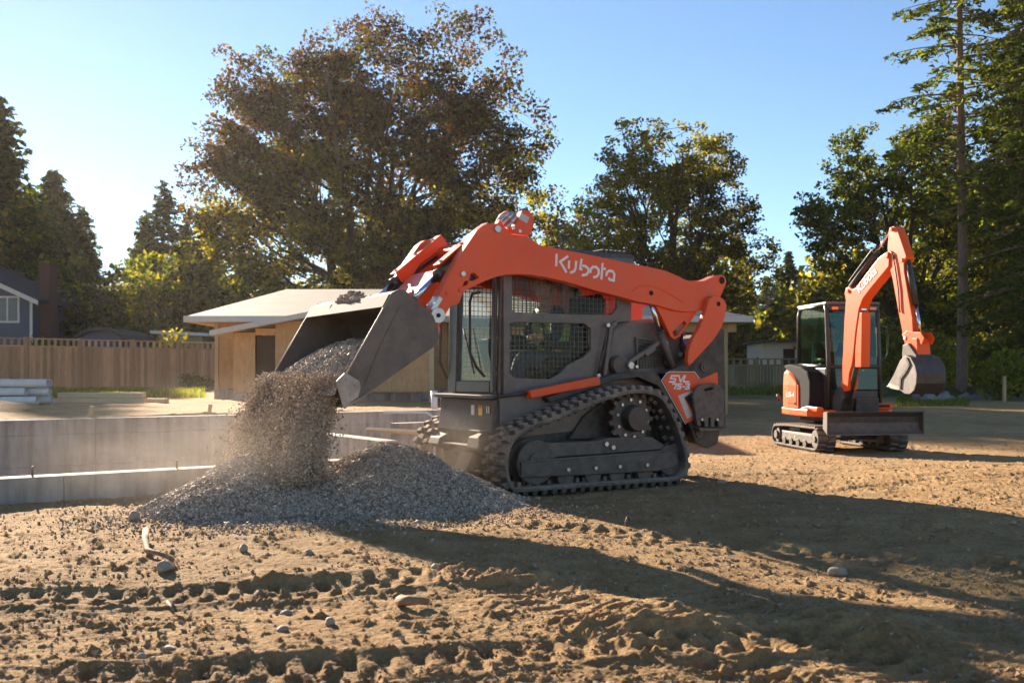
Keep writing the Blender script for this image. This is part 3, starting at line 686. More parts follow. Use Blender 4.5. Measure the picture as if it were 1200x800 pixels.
def broadleaf(name, label, base, h, lobes, leafmats, nclump, per, leaf, seed, stems=5, cat='tree', group=None, gap=.42, trunk_r=.35, fork=.18, crad=.55, limbs=46):
    """lobes: list of (cx,cy,cz,rx,ry,rz) relative to the base; leafmats: (material, fraction rule)"""
    rng = np.random.default_rng(seed)
    r = empty(name, base); tag(r, label, cat, group)
    # clump centres in the union of lobes, denser near the skin, thinned by noise so sky shows through
    C = []
    lob = np.array(lobes, float); vol = lob[:, 3]*lob[:, 4]*lob[:, 5]
    while len(C) < nclump:
        l = lob[rng.choice(len(lob), p=vol/vol.sum())]
        d = rng.normal(size=3); d /= np.linalg.norm(d); q = rng.uniform(.25, 1)**.55
        q *= 1+.16*(math.sin(5*d[0]+seed)+math.sin(7*d[2]+2*seed)*.7+math.sin(11*d[1]+13*d[0])*.5)*.6
        p = l[:3]+d*l[3:]*q
        if p[2] < h*.03: continue
        kf = 22/h if h > 20 else 1.0
        nz = math.sin(p[0]*1.1*kf+seed)*math.sin(p[2]*1.3*kf+seed*2)*(.7+.3*math.sin(p[1]*1.2+seed*3))
        nz += .6*math.sin(p[0]*2.3*kf+seed*5+p[2]*.5)*math.sin(p[2]*2.1*kf-seed)
        if nz < -gap+.05*rng.normal(): continue
        C.append(p)
    C = np.array(C)
    # stems and limbs
    wood = MB(); tips = []
    nodes = []
    for s in range(stems):
        ang = 2*math.pi*s/stems+rng.uniform(-.4, .4); lean = rng.uniform(.08, .26)*h*(0 if stems == 1 else 1)
        top = np.array([math.cos(ang)*lean, math.sin(ang)*lean, h*rng.uniform(.66, .88)])
        c = curve((math.cos(ang)*trunk_r*.5, math.sin(ang)*trunk_r*.5, -.2), top, (-math.cos(ang)*lean*.15, -math.sin(ang)*lean*.15, h*.05), 12, rng, h*.006)
        rr = np.linspace(trunk_r*(1 if stems == 1 else .62), .04, 12)
        wood.tube([tuple(x) for x in c], list(rr), 8)
        for i in range(2, 12): nodes.append((c[i], rr[i]))
    nodes_p = np.array([a for a, b in nodes]); nodes_r = [b for a, b in nodes]
    order = rng.permutation(len(C))[:limbs]
    lp = [a for a in nodes_p]
    for k in order:
        p = C[k]; d = np.linalg.norm(nodes_p-p, axis=1)+(nodes_p[:, 2] > p[2]-.1*h)*h*.5
        j = int(np.argmin(d)); q = nodes_p[j]; c = curve(q, p, (0, 0, -.06*np.linalg.norm(p-q)), 8, rng, .02*np.linalg.norm(p-q))
        r0 = min(nodes_r[j]*.6, .10+.01*h*.4)
        wood.tube([tuple(x) for x in c], list(np.linspace(r0, .018, 8)), 5, cap=False)
        lp += [c[i] for i in (3, 4, 5, 6, 7)]
    lpn = np.array(lp)
    for k in range(len(C)):
        if k % 2: continue
        p = C[k]; d = np.linalg.norm(lpn-p, axis=1); j = int(np.argmin(d))
        if d[j] < .15: continue
        c = curve(lpn[j], p, (0, 0, .05*d[j]), 4, rng, .02*d[j]); wood.tube([tuple(x) for x in c], [.022, .017, .013, .008], 3, cap=False)
    # lift into world: MB works in world space, so offset by the base
    wood.v = [(x+base[0], y+base[1], z+base[2]) for x, y, z in wood.v]
    wood.build('trunk', M['bark'], r, recalc=False)
    # leaves
    parts = {}
    for k, p in enumerate(C):
        m = int(per*rng.uniform(.5, 1.5)); rel = p[2]/h
        off = rng.normal(size=(m, 3)); off *= (rng.random((m, 1))**.45*1.75/np.linalg.norm(off, axis=1, keepdims=True)); off *= np.array([crad, crad, crad*.62])
        mat = leafmats(p, h, rng)
        parts.setdefault(mat, []).append(p+off)
    for i, (mat, lst) in enumerate(sorted(parts.items())):
        c = np.concatenate(lst); n = len(c)
        nr = rng.normal(size=(n, 3)); nr[:, 2] += .7; nr /= np.linalg.norm(nr, axis=1, keepdims=True)
        V = quads_from(c, nr, leaf*rng.uniform(.6, 1.35, n), rng)
        me = mesh_np('crown', V, np.arange(n*4).reshape(n, 4)); link('crown', me, M[mat], r)
    return r

def conifer(name, label, base, h, rad, seed, z0=.08, per=15, spray=.42, mat='needle', droop=.25, trunk_r=.25, cat='tree', group=None, dens=1.0, bare=0, sway=1.0, fullness=.72, one_side=None, bark='barkfir'):
    rng = np.random.default_rng(seed); r = empty(name, base); tag(r, label, cat, group)
    wood = MB(); n = 14
    tr = [(math.sin(i*.5+seed)*.02*h*.15, math.cos(i*.4+seed)*.02*h*.15, -.3+(h+.3)*i/(n-1)) for i in range(n)]
    wood.tube(tr, [trunk_r*(1-i/(n-1))**.8+.02 for i in range(n)], 9)
    C = []; NR = []; UPS = []
    z = h*z0
    while z < h*.985:
        f = (z-h*z0)/(h*(1-z0)); L0 = rad*(1-f)**fullness*(.55+.45*min(1, f*5+.4))+.12
        for b in range(int(rng.integers(4, 7)*dens+.5)):
            a = rng.uniform(0, 2*math.pi)
            L = L0*rng.uniform(.55, 1.18)
            if one_side is not None and math.cos(a-one_side) < -.2: L *= .35
            if rng.random() < bare: continue
            d = np.array([math.cos(a), math.sin(a), 0]); up = (.32-.9*droop)*L*(.5+f)
            zz = z+rng.uniform(-.2, .2)
            p0 = np.array([0, 0, zz]); p1 = d*L+np.array([0, 0, zz+up-droop*L*.5])
            c = curve(p0, p1, (0, 0, .12*L), 6)
            wood.tube([tuple(x) for x in c], list(np.linspace(.012*L+.012, .006, 6)), 3, cap=False)
            m = max(3, int(per*L/1.2)); t = rng.uniform(.12, 1.0, m)**.8
            pc = (1-t)[:, None]**2*p0+2*(t*(1-t))[:, None]*((p0+p1)/2+np.array([0, 0, .12*L]))+(t**2)[:, None]*p1
            side = np.array([-d[1], d[0], 0]); sp = rng.normal(0, 1, m)*(.28*L*(1.08-t))
            off = side[None]*sp[:, None]+np.array([0, 0, 1])[None]*(-np.abs(sp)*(.25+droop)-rng.uniform(0, spray*.5, m))[:, None]
            C.append(pc+off); nn = rng.normal(0, .55, (m, 3))+np.array([0, 0, 1.0]); NR.append(nn/np.linalg.norm(nn, axis=1, keepdims=True))
        z += h*.011/dens*(1.15-.6*f)+.10
    C = np.concatenate(C); NR = np.concatenate(NR)
    wood.v = [(x+base[0], y+base[1], z+base[2]) for x, y, z in wood.v]
    wood.build('trunk', M[bark], r, recalc=False)
    V = quads_from(C, NR, spray*rng.uniform(.5, 1.3, len(C)), rng, .55)
    link('crown', mesh_np('crown', V, np.arange(len(C)*4).reshape(-1, 4)), M[mat], r)
    return r

def bush(name, label, base, rx, ry, rz, seed, mat='leaf_green', n=160, per=22, leaf=.16, group=None, cat='bush'):
    return broadleaf(name, label, base, rz*2, [(0, 0, rz*.9, rx, ry, rz)], lambda p, h, g: mat, n, per, leaf, seed, stems=4, cat=cat, group=group, gap=1.2, trunk_r=.08, crad=.22*rz+.08, limbs=14)

# the big maple behind the house
Yb = 74.0; s = Yb/F
bx, bz = (432-600)*s, .3
def rust(p, h, rng):
    f = p[2]/h+rng.normal(0, .10)+.10*math.sin(p[0]*.35)
    return ('leaf_rust' if rng.random() < .62 else 'leaf_olive') if f > .50 else ('leaf_gold' if rng.random() < .75 else 'leaf_olive')
hz = (YH-0)*s
lobes = [(0, 0, hz*.52, 11.8, 7.5, 9.0), (3.0, 0, hz*.80, 8.5, 6.0, 5.4), (-5.5, 1, hz*.70, 7.2, 6, 5.6), (8.2, 0, hz*.54, 5.8, 6, 6.6), (-9.8, 0, hz*.42, 4.0, 5, 6.2), (-3, -2, hz*.34, 9.5, 6, 5.5), (6, -1, hz*.32, 7.0, 5, 5.0), (-8.0, 0, hz*.62, 5.0, 5, 5)]
broadleaf('maple_tree', 'huge maple with rust-brown top and golden lower leaves, tallest broadleaf tree in the middle', (bx, Yb, bz), hz, lobes, rust, 3100, 36, .29, 11, stems=9, gap=.22, trunk_r=.75, crad=.58, limbs=170)
# second maple right of centre
Y2 = 60.0; s = Y2/F
lobes = [(0, 0, 10.0, 5.2, 4.6, 5.8), (-3.2, 0, 7.2, 3.4, 3.6, 4.0), (3.6, 0, 7.6, 3.2, 3.4, 4.4), (.4, 0, 13.2, 3.3, 3, 3.1), (-1.8, 0, 11.6, 2.8, 3, 3.0), (2.4, 0, 11.4, 2.8, 3, 3.2), (0, 0, 5.4, 5.2, 4, 3.2)]
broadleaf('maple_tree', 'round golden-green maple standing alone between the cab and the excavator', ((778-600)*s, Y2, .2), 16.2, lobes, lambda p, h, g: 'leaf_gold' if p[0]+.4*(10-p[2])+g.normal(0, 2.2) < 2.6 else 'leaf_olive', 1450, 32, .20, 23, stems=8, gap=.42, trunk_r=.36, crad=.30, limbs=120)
# dim trees behind it
s = 95/F
broadleaf('alder_tree', 'dim slender tree just left of the golden-green maple', ((668-600)*s, 95, .5), 17, [(0, 0, 11, 3.6, 3, 6.0), (2, 0, 8, 4, 3, 5)], lambda p, h, g: 'leaf_rust' if g.random() < .4 else 'leaf_green', 420, 18, .42, 31, stems=3, gap=.3, trunk_r=.3, crad=.6)
# broadleaf group at the right behind the excavator boom
s = 52/F
lobes = [(0, 0, 7.5, 5.4, 4.2, 5.6), (-1.6, 0, 10.6, 3.4, 3.4, 3.0), (2.6, 0, 11.5, 3.2, 3.4, 3.6), (-3.2, 0, 8.2, 2.8, 3, 3.0), (0, 0, 4.2, 5.4, 4, 3.2), (3.4, 0, 6, 3.0, 4, 5)]
broadleaf('maple_tree', 'dark green leafy tree behind the excavator boom', ((1058-600)*s, 52, .15), 14.6, lobes, lambda p, h, g: 'leaf_gold' if g.random() < .30 and p[2] < 9 else 'leaf_green', 1300, 28, .21, 41, stems=7, gap=.22, trunk_r=.34, crad=.29, limbs=110)
s = 60/F
broadleaf('maple_tree', 'leafy tree in the far right corner behind the tall conifers', ((1165-600)*s, 60, .2), 15, [(0, 0, 7.5, 6.5, 4, 6.5), (2, 0, 10, 5, 4, 4.5)], lambda p, h, g: 'leaf_gold' if g.random() < .35 else 'leaf_green', 900, 17, .32, 43, stems=5, gap=.25, trunk_r=.34, crad=.45)
# tall conifers at the right
s = 44/F
conifer('fir_tree', 'very tall fir with a long bare trunk, right of the excavator bucket', ((1126-600)*s, 44, .1), 27, 3.4, 51, z0=.30, per=26, spray=.34, mat='needle_l', droop=.30, trunk_r=.23, dens=.9, bare=.15, fullness=.35)
s = 40/F
conifer('hemlock_tree', 'big drooping hemlock filling the right edge of the picture', ((1240-600)*s, 40, .1), 24, 3.9, 53, z0=.10, per=34, spray=.30, mat='needle_l', droop=.42, trunk_r=.3, dens=1.3, fullness=.45)
s = 52/F
conifer('fir_tree', 'dark fir just beyond the right edge conifers, behind the bare trunk', ((1205-600)*s, 52, .1), 25, 3.2, 57, z0=.2, per=22, spray=.36, mat='needle', droop=.3, trunk_r=.28, dens=1.0, fullness=.5)
# left conifers
s = 66/F
conifer('fir_tree', 'tallest dark fir at the left edge of the picture', ((-6-600)*s, 66, .3), 19.5, 6.0, 61, z0=.05, per=17, spray=.62, dens=1.2, trunk_r=.35)
conifer('fir_tree', 'broad dark fir second from the left edge', ((45-600)*s, 68, .3), 14.6, 4.6, 62, z0=.05, per=17, spray=.58, dens=1.2, trunk_r=.3)
s = 70/F
broadleaf('oak_tree', 'dense dark leafy tree beside the chimney at the left', ((76-600)*s, 64, .3), 13, [(0, 0, 6.5, 3.8, 3.5, 5.6), (-2.4, 0, 8.0, 3.0, 3, 3.8)], lambda p, h, g: 'leaf_green' if g.random() < .7 else 'leaf_gold', 620, 18, .36, 63, stems=3, gap=.5, trunk_r=.3, crad=.5)
conifer('fir_tree', 'narrow pointed fir in the gap left of the big maple, the taller one', ((180-600)*s, 72, .4), 14.6, 3.4, 64, z0=.05, per=17, spray=.45, dens=1.0)
conifer('fir_tree', 'small pointed fir left of the taller narrow fir', ((147-600)*s, 74, .4), 12.8, 3.2, 65, z0=.05, per=16, spray=.45, dens=1.0)
conifer('fir_tree', 'short fir between the small pointed fir and the dark leafy tree', ((121-600)*s, 78, .4), 12.6, 3.0, 66, z0=.05, per=16, spray=.45)
conifer('fir_tree', 'slim fir tucked between the taller narrow fir and the big maple', ((205-600)*s, 76, .4), 12.6, 3.2, 67, z0=.05, per=16, spray=.45)
conifer('fir_tree', 'dark fir overlapping the right side of the oak by the chimney', ((97-600)*s, 70, .4), 12.4, 3.0, 68, z0=.05, per=17, spray=.5, dens=1.1)
conifer('fir_tree', 'shaggy fir half hidden behind the taller narrow fir', ((165-600)*s, 80, .4), 13.2, 2.8, 69, z0=.05, per=16, spray=.5)
s = 60/F
for k, (px, Y, w, h, sd, mt, lb) in enumerate(((112, 60, 2.4, 6.8, 71, 'leaf_olive', 'olive bushy tree behind the arched shed'), (150, 62, 2.8, 7.4, 72, 'leaf_green', 'dark bushy tree below the pointed firs'),
        (200, 60, 3.2, 8.2, 73, 'leaf_green', 'dark bushy tree left of the plywood house roof'), (245, 63, 3.2, 8.4, 74, 'leaf_olive', 'olive and gold bushy tree just above the plywood house corner'),
        (300, 61, 3.4, 7.0, 75, 'leaf_gold', 'golden undergrowth tree above the left half of the house roof'), (360, 62, 3.2, 6.4, 76, 'leaf_gold', 'yellow-green undergrowth tree above the middle of the house roof'),
        (560, 66, 3.4, 8.0, 77, 'leaf_green', 'shaded small tree seen between the loader arm and the big maple'), (610, 68, 3.0, 9.5, 78, 'leaf_green', 'dark small tree right behind the top of the loader arm'))):
    s = Y/F
    broadleaf('small_tree', lb, ((px-600)*s, Y, .3), h, [(0, 0, h*.5, w, w, h*.48), (w*.5, 0, h*.35, w*.8, w*.8, h*.3)], (lambda mt: lambda p, hh, g: mt if g.random() < .75 else ('leaf_gold' if mt != 'leaf_gold' else 'leaf_green'))(mt), 230, 19, .32, sd, stems=4, gap=.6, trunk_r=.16, crad=.45, limbs=24)
# bushes
def yx(px, Y): return ((px-600)*Y/F, Y)
for px, Y, rx, rz, sd, mt, lb in ((50, 46, 1.2, 1.25, 81, 'leaf_green', 'rounded dark bush in front of the blue-grey house'), (232, 40.5, .7, .35, 82, 'leaf_green', 'low bush at the foot of the left fence beside the house'),
        (205, 45, 1.0, 1.25, 83, 'leaf_gold', 'sunlit bush behind the left fence near the house'), (1092, 47, 1.6, 1.5, 84, 'leaf_lit_tint', 'bright yellow-green bush behind the excavator bucket'),
        (1150, 49, 1.8, 1.5, 85, 'leaf_lit_tint', 'yellow-green bush right of the bare fir trunk'), (1195, 38, 1.3, 1.1, 86, 'leaf_lit_tint', 'bright bush at the right edge beside the black tarp heap'),
        (1040, 49, 1.6, 1.9, 87, 'leaf_lit_tint', 'sunlit bush between the excavator cab and its bucket'), (1088, 41, .5, .45, 88, 'leaf_green', 'small weedy plant at the foot of the bare fir trunk')):
    x, y = yx(px, Y); bush('bush', lb, (x, y, tz(x, y)-.05), rx, rx, rz, sd, mt, 130 if rz > .6 else 40, 22, .17 if rz > .6 else .10)
# distant wood: a few kinds copied along the skyline
G = 'trees of the distant wood'
w1 = conifer('distant_fir', 'far-off fir in the distant wood behind the site', (70, 130, .8), 15, 3.2, 91, z0=.03, per=9, spray=.8, group=G)
w2 = broadleaf('distant_tree', 'far-off leafy tree in the distant wood behind the site', (60, 120, .8), 11, [(0, 0, 5.6, 4.6, 4, 5)], lambda p, h, g: 'leaf_green' if p[0] > 0 else 'leaf_gold', 260, 16, .62, 92, stems=3, gap=.7, group=G, crad=.75, limbs=20)
spots = []
rr = random.Random(5)
for px in range(40, 700, 34): spots.append((px+rr.uniform(-9, 9), rr.uniform(100, 125), rr.random() < .45, rr.uniform(.75, 1.15)))
for px in list(range(640, 960, 22)): spots.append((px+rr.uniform(-8, 8), rr.uniform(88, 112), rr.random() < .4, rr.uniform(.6, .85) if px > 830 else rr.uniform(.8, 1.1)))
for px in (925, 912, 898, 938, 958): spots.append((px, 150, True, rr.uniform(1.0, 1.18)))
for px in range(960, 1300, 26): spots.append((px+rr.uniform(-8, 8), rr.uniform(72, 90), rr.random() < .35, rr.uniform(.8, 1.1)))
for k, (px, Y, fir, sc) in enumerate(spots):
    src = w1 if fir else w2
    o = src if (k < 60 and False) else copy_tree(src)
    x, y = yx(px, Y); o.location = (x, y, tz(x, y)-.2); o.rotation_euler = (0, 0, rr.uniform(0, 6.28)); o.scale = (sc, sc, sc*rr.uniform(.9, 1.1))
w1.location = (yx(870, 118)[0], 118, .7); w2.location = (yx(740, 96)[0], 96, .6)
# ------------------------------------------------------------------ compact track loader
def smooth_loop(pts, n=90):
    """even resample of a closed Catmull-Rom loop"""
    m = len(pts); out = []
    for i in range(m):
        p = [Vector(pts[(i+k-1) % m]) for k in range(4)]
        for t in np.linspace(0, 1, 12, endpoint=False):
            out.append(.5*((2*p[1])+(-p[0]+p[2])*t+(2*p[0]-5*p[1]+4*p[2]-p[3])*t*t+(-p[0]+3*p[1]-3*p[2]+p[3])*t**3))
    L = [0]
    for i in range(len(out)): L.append(L[-1]+(out[(i+1) % len(out)]-out[i]).length)
    res = []; j = 0
    for k in range(n):
        d = L[-1]*k/n
        while L[j+1] < d: j += 1
        u = (d-L[j])/(L[j+1]-L[j]); res.append(out[j]*(1-u)+out[(j+1) % len(out)]*u)
    return res
def seg_loop(pts, n):
    out = [Vector(p) for p in pts]; L = [0]
    for i in range(len(out)): L.append(L[-1]+(out[(i+1) % len(out)]-out[i]).length)
    res = []; j = 0
    for k in range(n):
        d = L[-1]*k/n
        while L[j+1] < d: j += 1
        u = (d-L[j])/(L[j+1]-L[j]); res.append(out[j]*(1-u)+out[(j+1) % len(out)]*u)
    return res
def hull_loop(circles, n):
    """belt round a list of circles (cx,cz,r): convex outline"""
    P_ = []
    for cx, cz, r in circles:
        for k in range(40): P_.append((cx+r*math.cos(2*math.pi*k/40), cz+r*math.sin(2*math.pi*k/40)))
    P_ = sorted(set(P_))
    def half(pp):
        h = []
        for p in pp:
            while len(h) > 1 and (h[-1][0]-h[-2][0])*(p[1]-h[-2][1])-(h[-1][1]-h[-2][1])*(p[0]-h[-2][0]) <= 0: h.pop()
            h.append(p)
        return h
    lo = half(P_); up = half(P_[::-1]); return seg_loop(lo[:-1]+up[:-1], n)

def belt(fr, loop, y0, y1, th, parent, lugs, lug_h, cols, rim=.0, mat='rubber', bev=.006):
    """rubber track: band of thickness th inside the loop, staggered lugs outside, guide teeth inside"""
    n = len(loop); m = MB(fr)
    cen = sum(loop, Vector((0, 0)))/n
    nrm = []
    for i in range(n):
        d = (loop[(i+1) % n]-loop[i-1]).normalized(); q = Vector((d.y, -d.x))
        if q.dot(loop[i]-cen) < 0: q = -q
        nrm.append((q, d))
    vs = []; fs = []
    for i in range(n):
        p = loop[i]; q = nrm[i][0]; a = p; b = p-q*th
        for (w, y) in ((a, y0), (a, y1), (b, y1), (b, y0)): vs.append((w.x, y, w.y))
    for i in range(n):
        j = (i+1) % n
        for k in range(4): fs.append((i*4+k, j*4+k, j*4+(k+1) % 4, i*4+(k+1) % 4))
    m.add(vs, fs, False)
    W = y1-y0
    # lugs
    for i in range(lugs):
        for c in range(cols):
            u = (i+(.5 if c % 2 else 0))*n/lugs; k = int(u) % n; t = u-int(u)
            p = loop[k]*(1-t)+loop[(k+1) % n]*t; q, d = nrm[k]
            ya = y0+W*c/cols+.004; yb = y0+W*(c+1)/cols-.004
            s = n_len(loop)/lugs
            hw = s*.30; sk = (.25*s if c % 2 else -.25*s)
            A = p-d*hw; B = p+d*hw; A2 = A+q*lug_h+d*hw*.25; B2 = B+q*lug_h-d*hw*.25; A = A-q*.004; B = B-q*.004
            e = .012
            vv = [(A.x, ya, A.y), (B.x, ya, B.y), (B2.x, ya+e, B2.y), (A2.x, ya+e, A2.y)]
            o = d*sk*.6
            ww = [(A.x+o.x, yb, A.y+o.y), (B.x+o.x, yb, B.y+o.y), (B2.x+o.x, yb-e, B2.y+o.y), (A2.x+o.x, yb-e, A2.y+o.y)]
            m.add(vv+ww, [(0, 1, 2, 3), (7, 6, 5, 4), (0, 4, 5, 1), (1, 5, 6, 2), (2, 6, 7, 3), (3, 7, 4, 0)])
    # inner guide teeth
    k2 = int(lugs*1.0)
    for i in range(k2):
        u = i*n/k2; k = int(u) % n; p = loop[k]; q, d = nrm[k]; yc = (y0+y1)/2
        for sgn in (-1, 1):
            a = p-q*(th-.004); b = p-q*(th+lug_h*1.1)
            hw = .018
            vs = [(a.x-d.x*hw, yc+sgn*.05-.015, a.y-d.y*hw), (a.x+d.x*hw, yc+sgn*.05-.015, a.y+d.y*hw), (a.x+d.x*hw, yc+sgn*.05+.015, a.y+d.y*hw), (a.x-d.x*hw, yc+sgn*.05+.015, a.y-d.y*hw)]
            vt = [(x-q.x*lug_h*1.1, y, z-q.y*lug_h*1.1) for x, y, z in vs]
            m.add(vs+vt, [(0, 1, 2, 3), (4, 5, 6, 7), (0, 1, 5, 4), (1, 2, 6, 5), (2, 3, 7, 6), (3, 0, 4, 7)])
    o = m.build('track', M[mat], parent, bev, 2); return o
def n_len(loop): return sum((loop[(i+1) % len(loop)]-loop[i]).length for i in range(len(loop)))

S = Frame(.344, 9.208, R(211))
LD = empty('track_loader', (.344, 9.208, 0), R(211))
tag(LD, 'orange compact track loader with caged cab tipping gravel from its raised bucket', 'track loader')

def undercarriage(s):
    y0, y1 = (.52, .84) if s > 0 else (-.84, -.52)
    yo = .84*s; yi = .52*s                                 # outer / inner face
    loop_px = [(607, 577.5), (650, 576), (700, 573), (760, 571), (792, 568), (805, 556), (807, 540), (801, 512), (791, 486), (779, 466), (765, 458), (745, 456.5), (725, 460), (690, 472), (650, 488), (622, 499), (603, 511), (594, 528), (592, 546), (595, 565)]
    loop = [Vector(S.bp(a, b, .84)) for a, b in loop_px]
    loop = [Vector((p.x, max(p.y, .036))) for p in loop]
    lp = smooth_loop([tuple(p) for p in loop], 130)
    lp = [Vector((p.x, max(p.y, .034))) for p in lp]
    belt(S, lp, y0, y1, .034, LD, 50, .038, 3)
    fr = MB(S)
    # roller frame: outer plate, sloped cover above it, inner plate
    pl = S.L([(612, 541), (640, 538), (700, 534), (789, 527), (789, 548), (772, 552), (700, 556), (612, 560)], .80)
    a, b = (.74, .79) if s > 0 else (-.79, -.74)
    fr.prism(pl, a, b); fr.prism(pl, *( (.56, .60) if s > 0 else (-.60, -.56)))
    top = S.L([(636, 537), (640, 519), (700, 517), (714, 513), (765, 512), (786, 526)], .74)
    fr.prism(top, *((.60, .735) if s > 0 else (-.735, -.60)))
    fr.build('roller_frame', M['steel'], LD, .008)
    # lip line along the frame
    l0, l1 = S.bp(613, 541, .79), S.bp(789, 527.5, .79)
    MB(S).tube([(l0[0], .795*s, l0[1]), (l1[0], .795*s, l1[1])], .007, 6).build('frame_lip', M['cabgrey'], LD)
    for px in (660, 692, 720, 752):
        c = S.bp(px, 562, .72); c = (c[0], .125)
        o = MB(S).cy(c, .082, .545*s, .60*s, 28).cy(c, .082, .70*s, .765*s, 28).cy(c, .045, .60*s, .70*s, 16).build('roller', M['steel'], LD, .006)
        q = S.bp(px+3, 556, .80); MB(S).cy((c[0], .19), .016, .79*s, .806*s, 10).build('bolt', M['pin'], o)
    for px, rr, nm in ((626, .185, 'idler_wheel'), (783, .14, 'rear_idler')):
        c = S.bp(px, 545, .72); c = (c[0], rr+.075)
        w = MB(S).cy(c, rr, .56*s, .62*s, 36).cy(c, rr, .72*s, .76*s, 36).cy(c, rr*.55, .62*s, .72*s, 24).cy(c, rr*.45, .76*s, .785*s, 24)
        w.build(nm, M['steel'], LD, .008)
    # sprocket, hub and ring of bolts
    c = S.bp(742, 490, .72); sp = MB(S)
    tee = []
    for k in range(15):
        for q, r_ in ((0, .205), (.3, .205), (.42, .245), (.72, .245), (.88, .205)): 
            an = 2*math.pi*(k+q)/15; tee.append((c[0]+r_*math.cos(an), c[1]+r_*math.sin(an)))
    sp.prism(tee, .66*s, .70*s)
    o = sp.build('sprocket', M['steel'], LD, .004)
    MB(S).cy(c, .125, .70*s, .80*s, 28, .11).cy(c, .17, .50*s, .655*s, 28).build('drive_hub', M['black'], o, .006)
    for k in range(10):
        an = 2*math.pi*k/10+.2; MB(S).cy((c[0]+.165*math.cos(an), c[1]+.165*math.sin(an)), .014, .70*s, .717*s, 8).build('bolt', M['pin'], o)
    # mount tower between frame and body
    mt = MB(S); mt.prism(S.L([(672, 515), (690, 488), (716, 466), (745, 470), (770, 500), (768, 515)], .62), .50*s, .555*s)
    mt.build('drive_mount', M['blacklow'], LD, .006)
    for px, py in ((718, 524), (710, 520)):
        q = S.bp(px, py, .74); MB(S).cy(q, .02, .735*s, .757*s, 10).build('bolt', M['pin'], LD)
undercarriage(1); undercarriage(-1)

# chassis between the tracks
ch = MB(S)
ch.prism([(.84, .30), (.90, .50), (.86, .76), (.80, .80), (-1.2, .80), (-1.3, .55), (-1.2, .36), (-.9, .28), (.5, .26)], -.50, .50)
ch.build('chassis', M['blacklow'], LD, .012)
# front sill panel and step below the door, with its bright ledge
fs = MB(S).prism([(.865, .47), (.875, .775), (.80, .775), (.80, .47)], -.50, .495); fs.build('front_panel', M['steel'], LD, .008)
MB(S).bx(.74, .93, -.53, .46, .782, .815).build('door_sill', M['cabgrey'], LD, .006)
MB(S).prism([(.87, .47), (.98, .42), (1.0, .36), (.88, .30)], -.50, -.30).prism([(.87, .50), (1.0, .46), (1.02, .37), (.88, .30)], .28, .47).build('step', M['steel'], LD, .006)
MB(S).bx(.87, 1.0, .29, .47, .505, .52).bx(.87, .98, -.24, .2, .37, .385).build('step_tread', M['cabgrey'], LD, .003)
hk = MB(S).prism([(.87, .30), (.94, .16), (.93, .14), (.86, .14), (.84, .30)], -.11, .12).bx(.80, .96, -.16, .17, .11, .137); hk.build('belly_plate', M['steel'], LD, .006)
for y in (-.10, 0, .11): MB(S).tube([(.965, y, .15), (.975, y, .15)], .018, 10).build('bolt', M['pin'], LD)
for y, z, h, mt, w in ((.13, .68, .085, 'white', .055), (.265, .68, .085, 'yellow', .065), (.40, .68, .09, 'black', .07)):
    o = MB(S).bx(.874, .879, y-w/2-.0, y+w/2, z-h/2, z+h/2).build('decal', M[mt], LD)
MB(S).bx(.8795, .881, .24, .292, .70, .72).build('decal', M['orange'], LD); MB(S).bx(.8795, .881, .375, .39, .66, .72).bx(.8795, .881, .41, .425, .66, .72).build('decal', M['white'], LD)

# side body below cab, fender arch, rear body
def side(s):
    a, b = (.46, .52) if s > 0 else (-.52, -.46)
    bp_ = S.L([(586, 464), (600, 463.5), (640, 459), (696, 448), (712, 443), (720, 470), (720, 500), (586, 515)], .52)
    MB(S).prism(bp_, a, b).build('side_panel', M['cabgrey'] if s > 0 else M['blacklow'], LD, .006)
    # fender over the sprocket
    outer = [(640, 466), (700, 446), (715, 440), (740, 434.5), (768, 436), (776, 445), (790, 470), (803, 494)]
    inner = [(799, 497), (786, 474), (771, 452), (748, 442), (722, 446), (704, 452), (645, 472)]
    MB(S).prism(S.L(outer+inner, .60), *((.50, .598) if s > 0 else (-.598, -.50))).build('fender', M['blacklow'], LD, .008)
    st = S.L([(620, 457.5), (699, 441), (703, 443), (703, 451), (622, 466.5)], .60)
    MB(S).prism(st, *((.53, .61) if s > 0 else (-.61, -.53))).build('side_rail', M['orange'], LD, .008)
    l0 = S.bp(583, 465, .52); l1 = S.bp(620, 460, .55)
    MB(S).tube([(l0[0], .525*s, l0[1]), (l1[0], .56*s, l1[1]), ], .014, 8).build('hand_rail', M['black'], LD)
    # rear body plate
    rp = S.L([(776, 437), (792, 430), (812, 415), (818, 398), (832, 380), (846, 386), (848, 500), (841, 503), (838, 520), (826, 525), (812, 519), (806, 500), (795, 474), (784, 455)], .56)
    MB(S).prism(rp, *((.49, .597) if s > 0 else (-.597, -.49))).build('rear_panel', M['blacklow'], LD, .010)
    for px, py in ((822, 430), (817, 507)):
        q = S.bp(px, py, .57); MB(S).cy(q, .045, .597*s, .612*s, 20).cy(q, .02, .612*s, .622*s, 12).build('pivot_cover', M['steel'], LD, .003)
side(1); side(-1)
MB(S).prism(S.L([(790, 440), (845, 390), (847, 499), (838, 518), (815, 518), (800, 495)], .56), -.485, .485).build('rear_door', M['blacklow'], LD, .012)
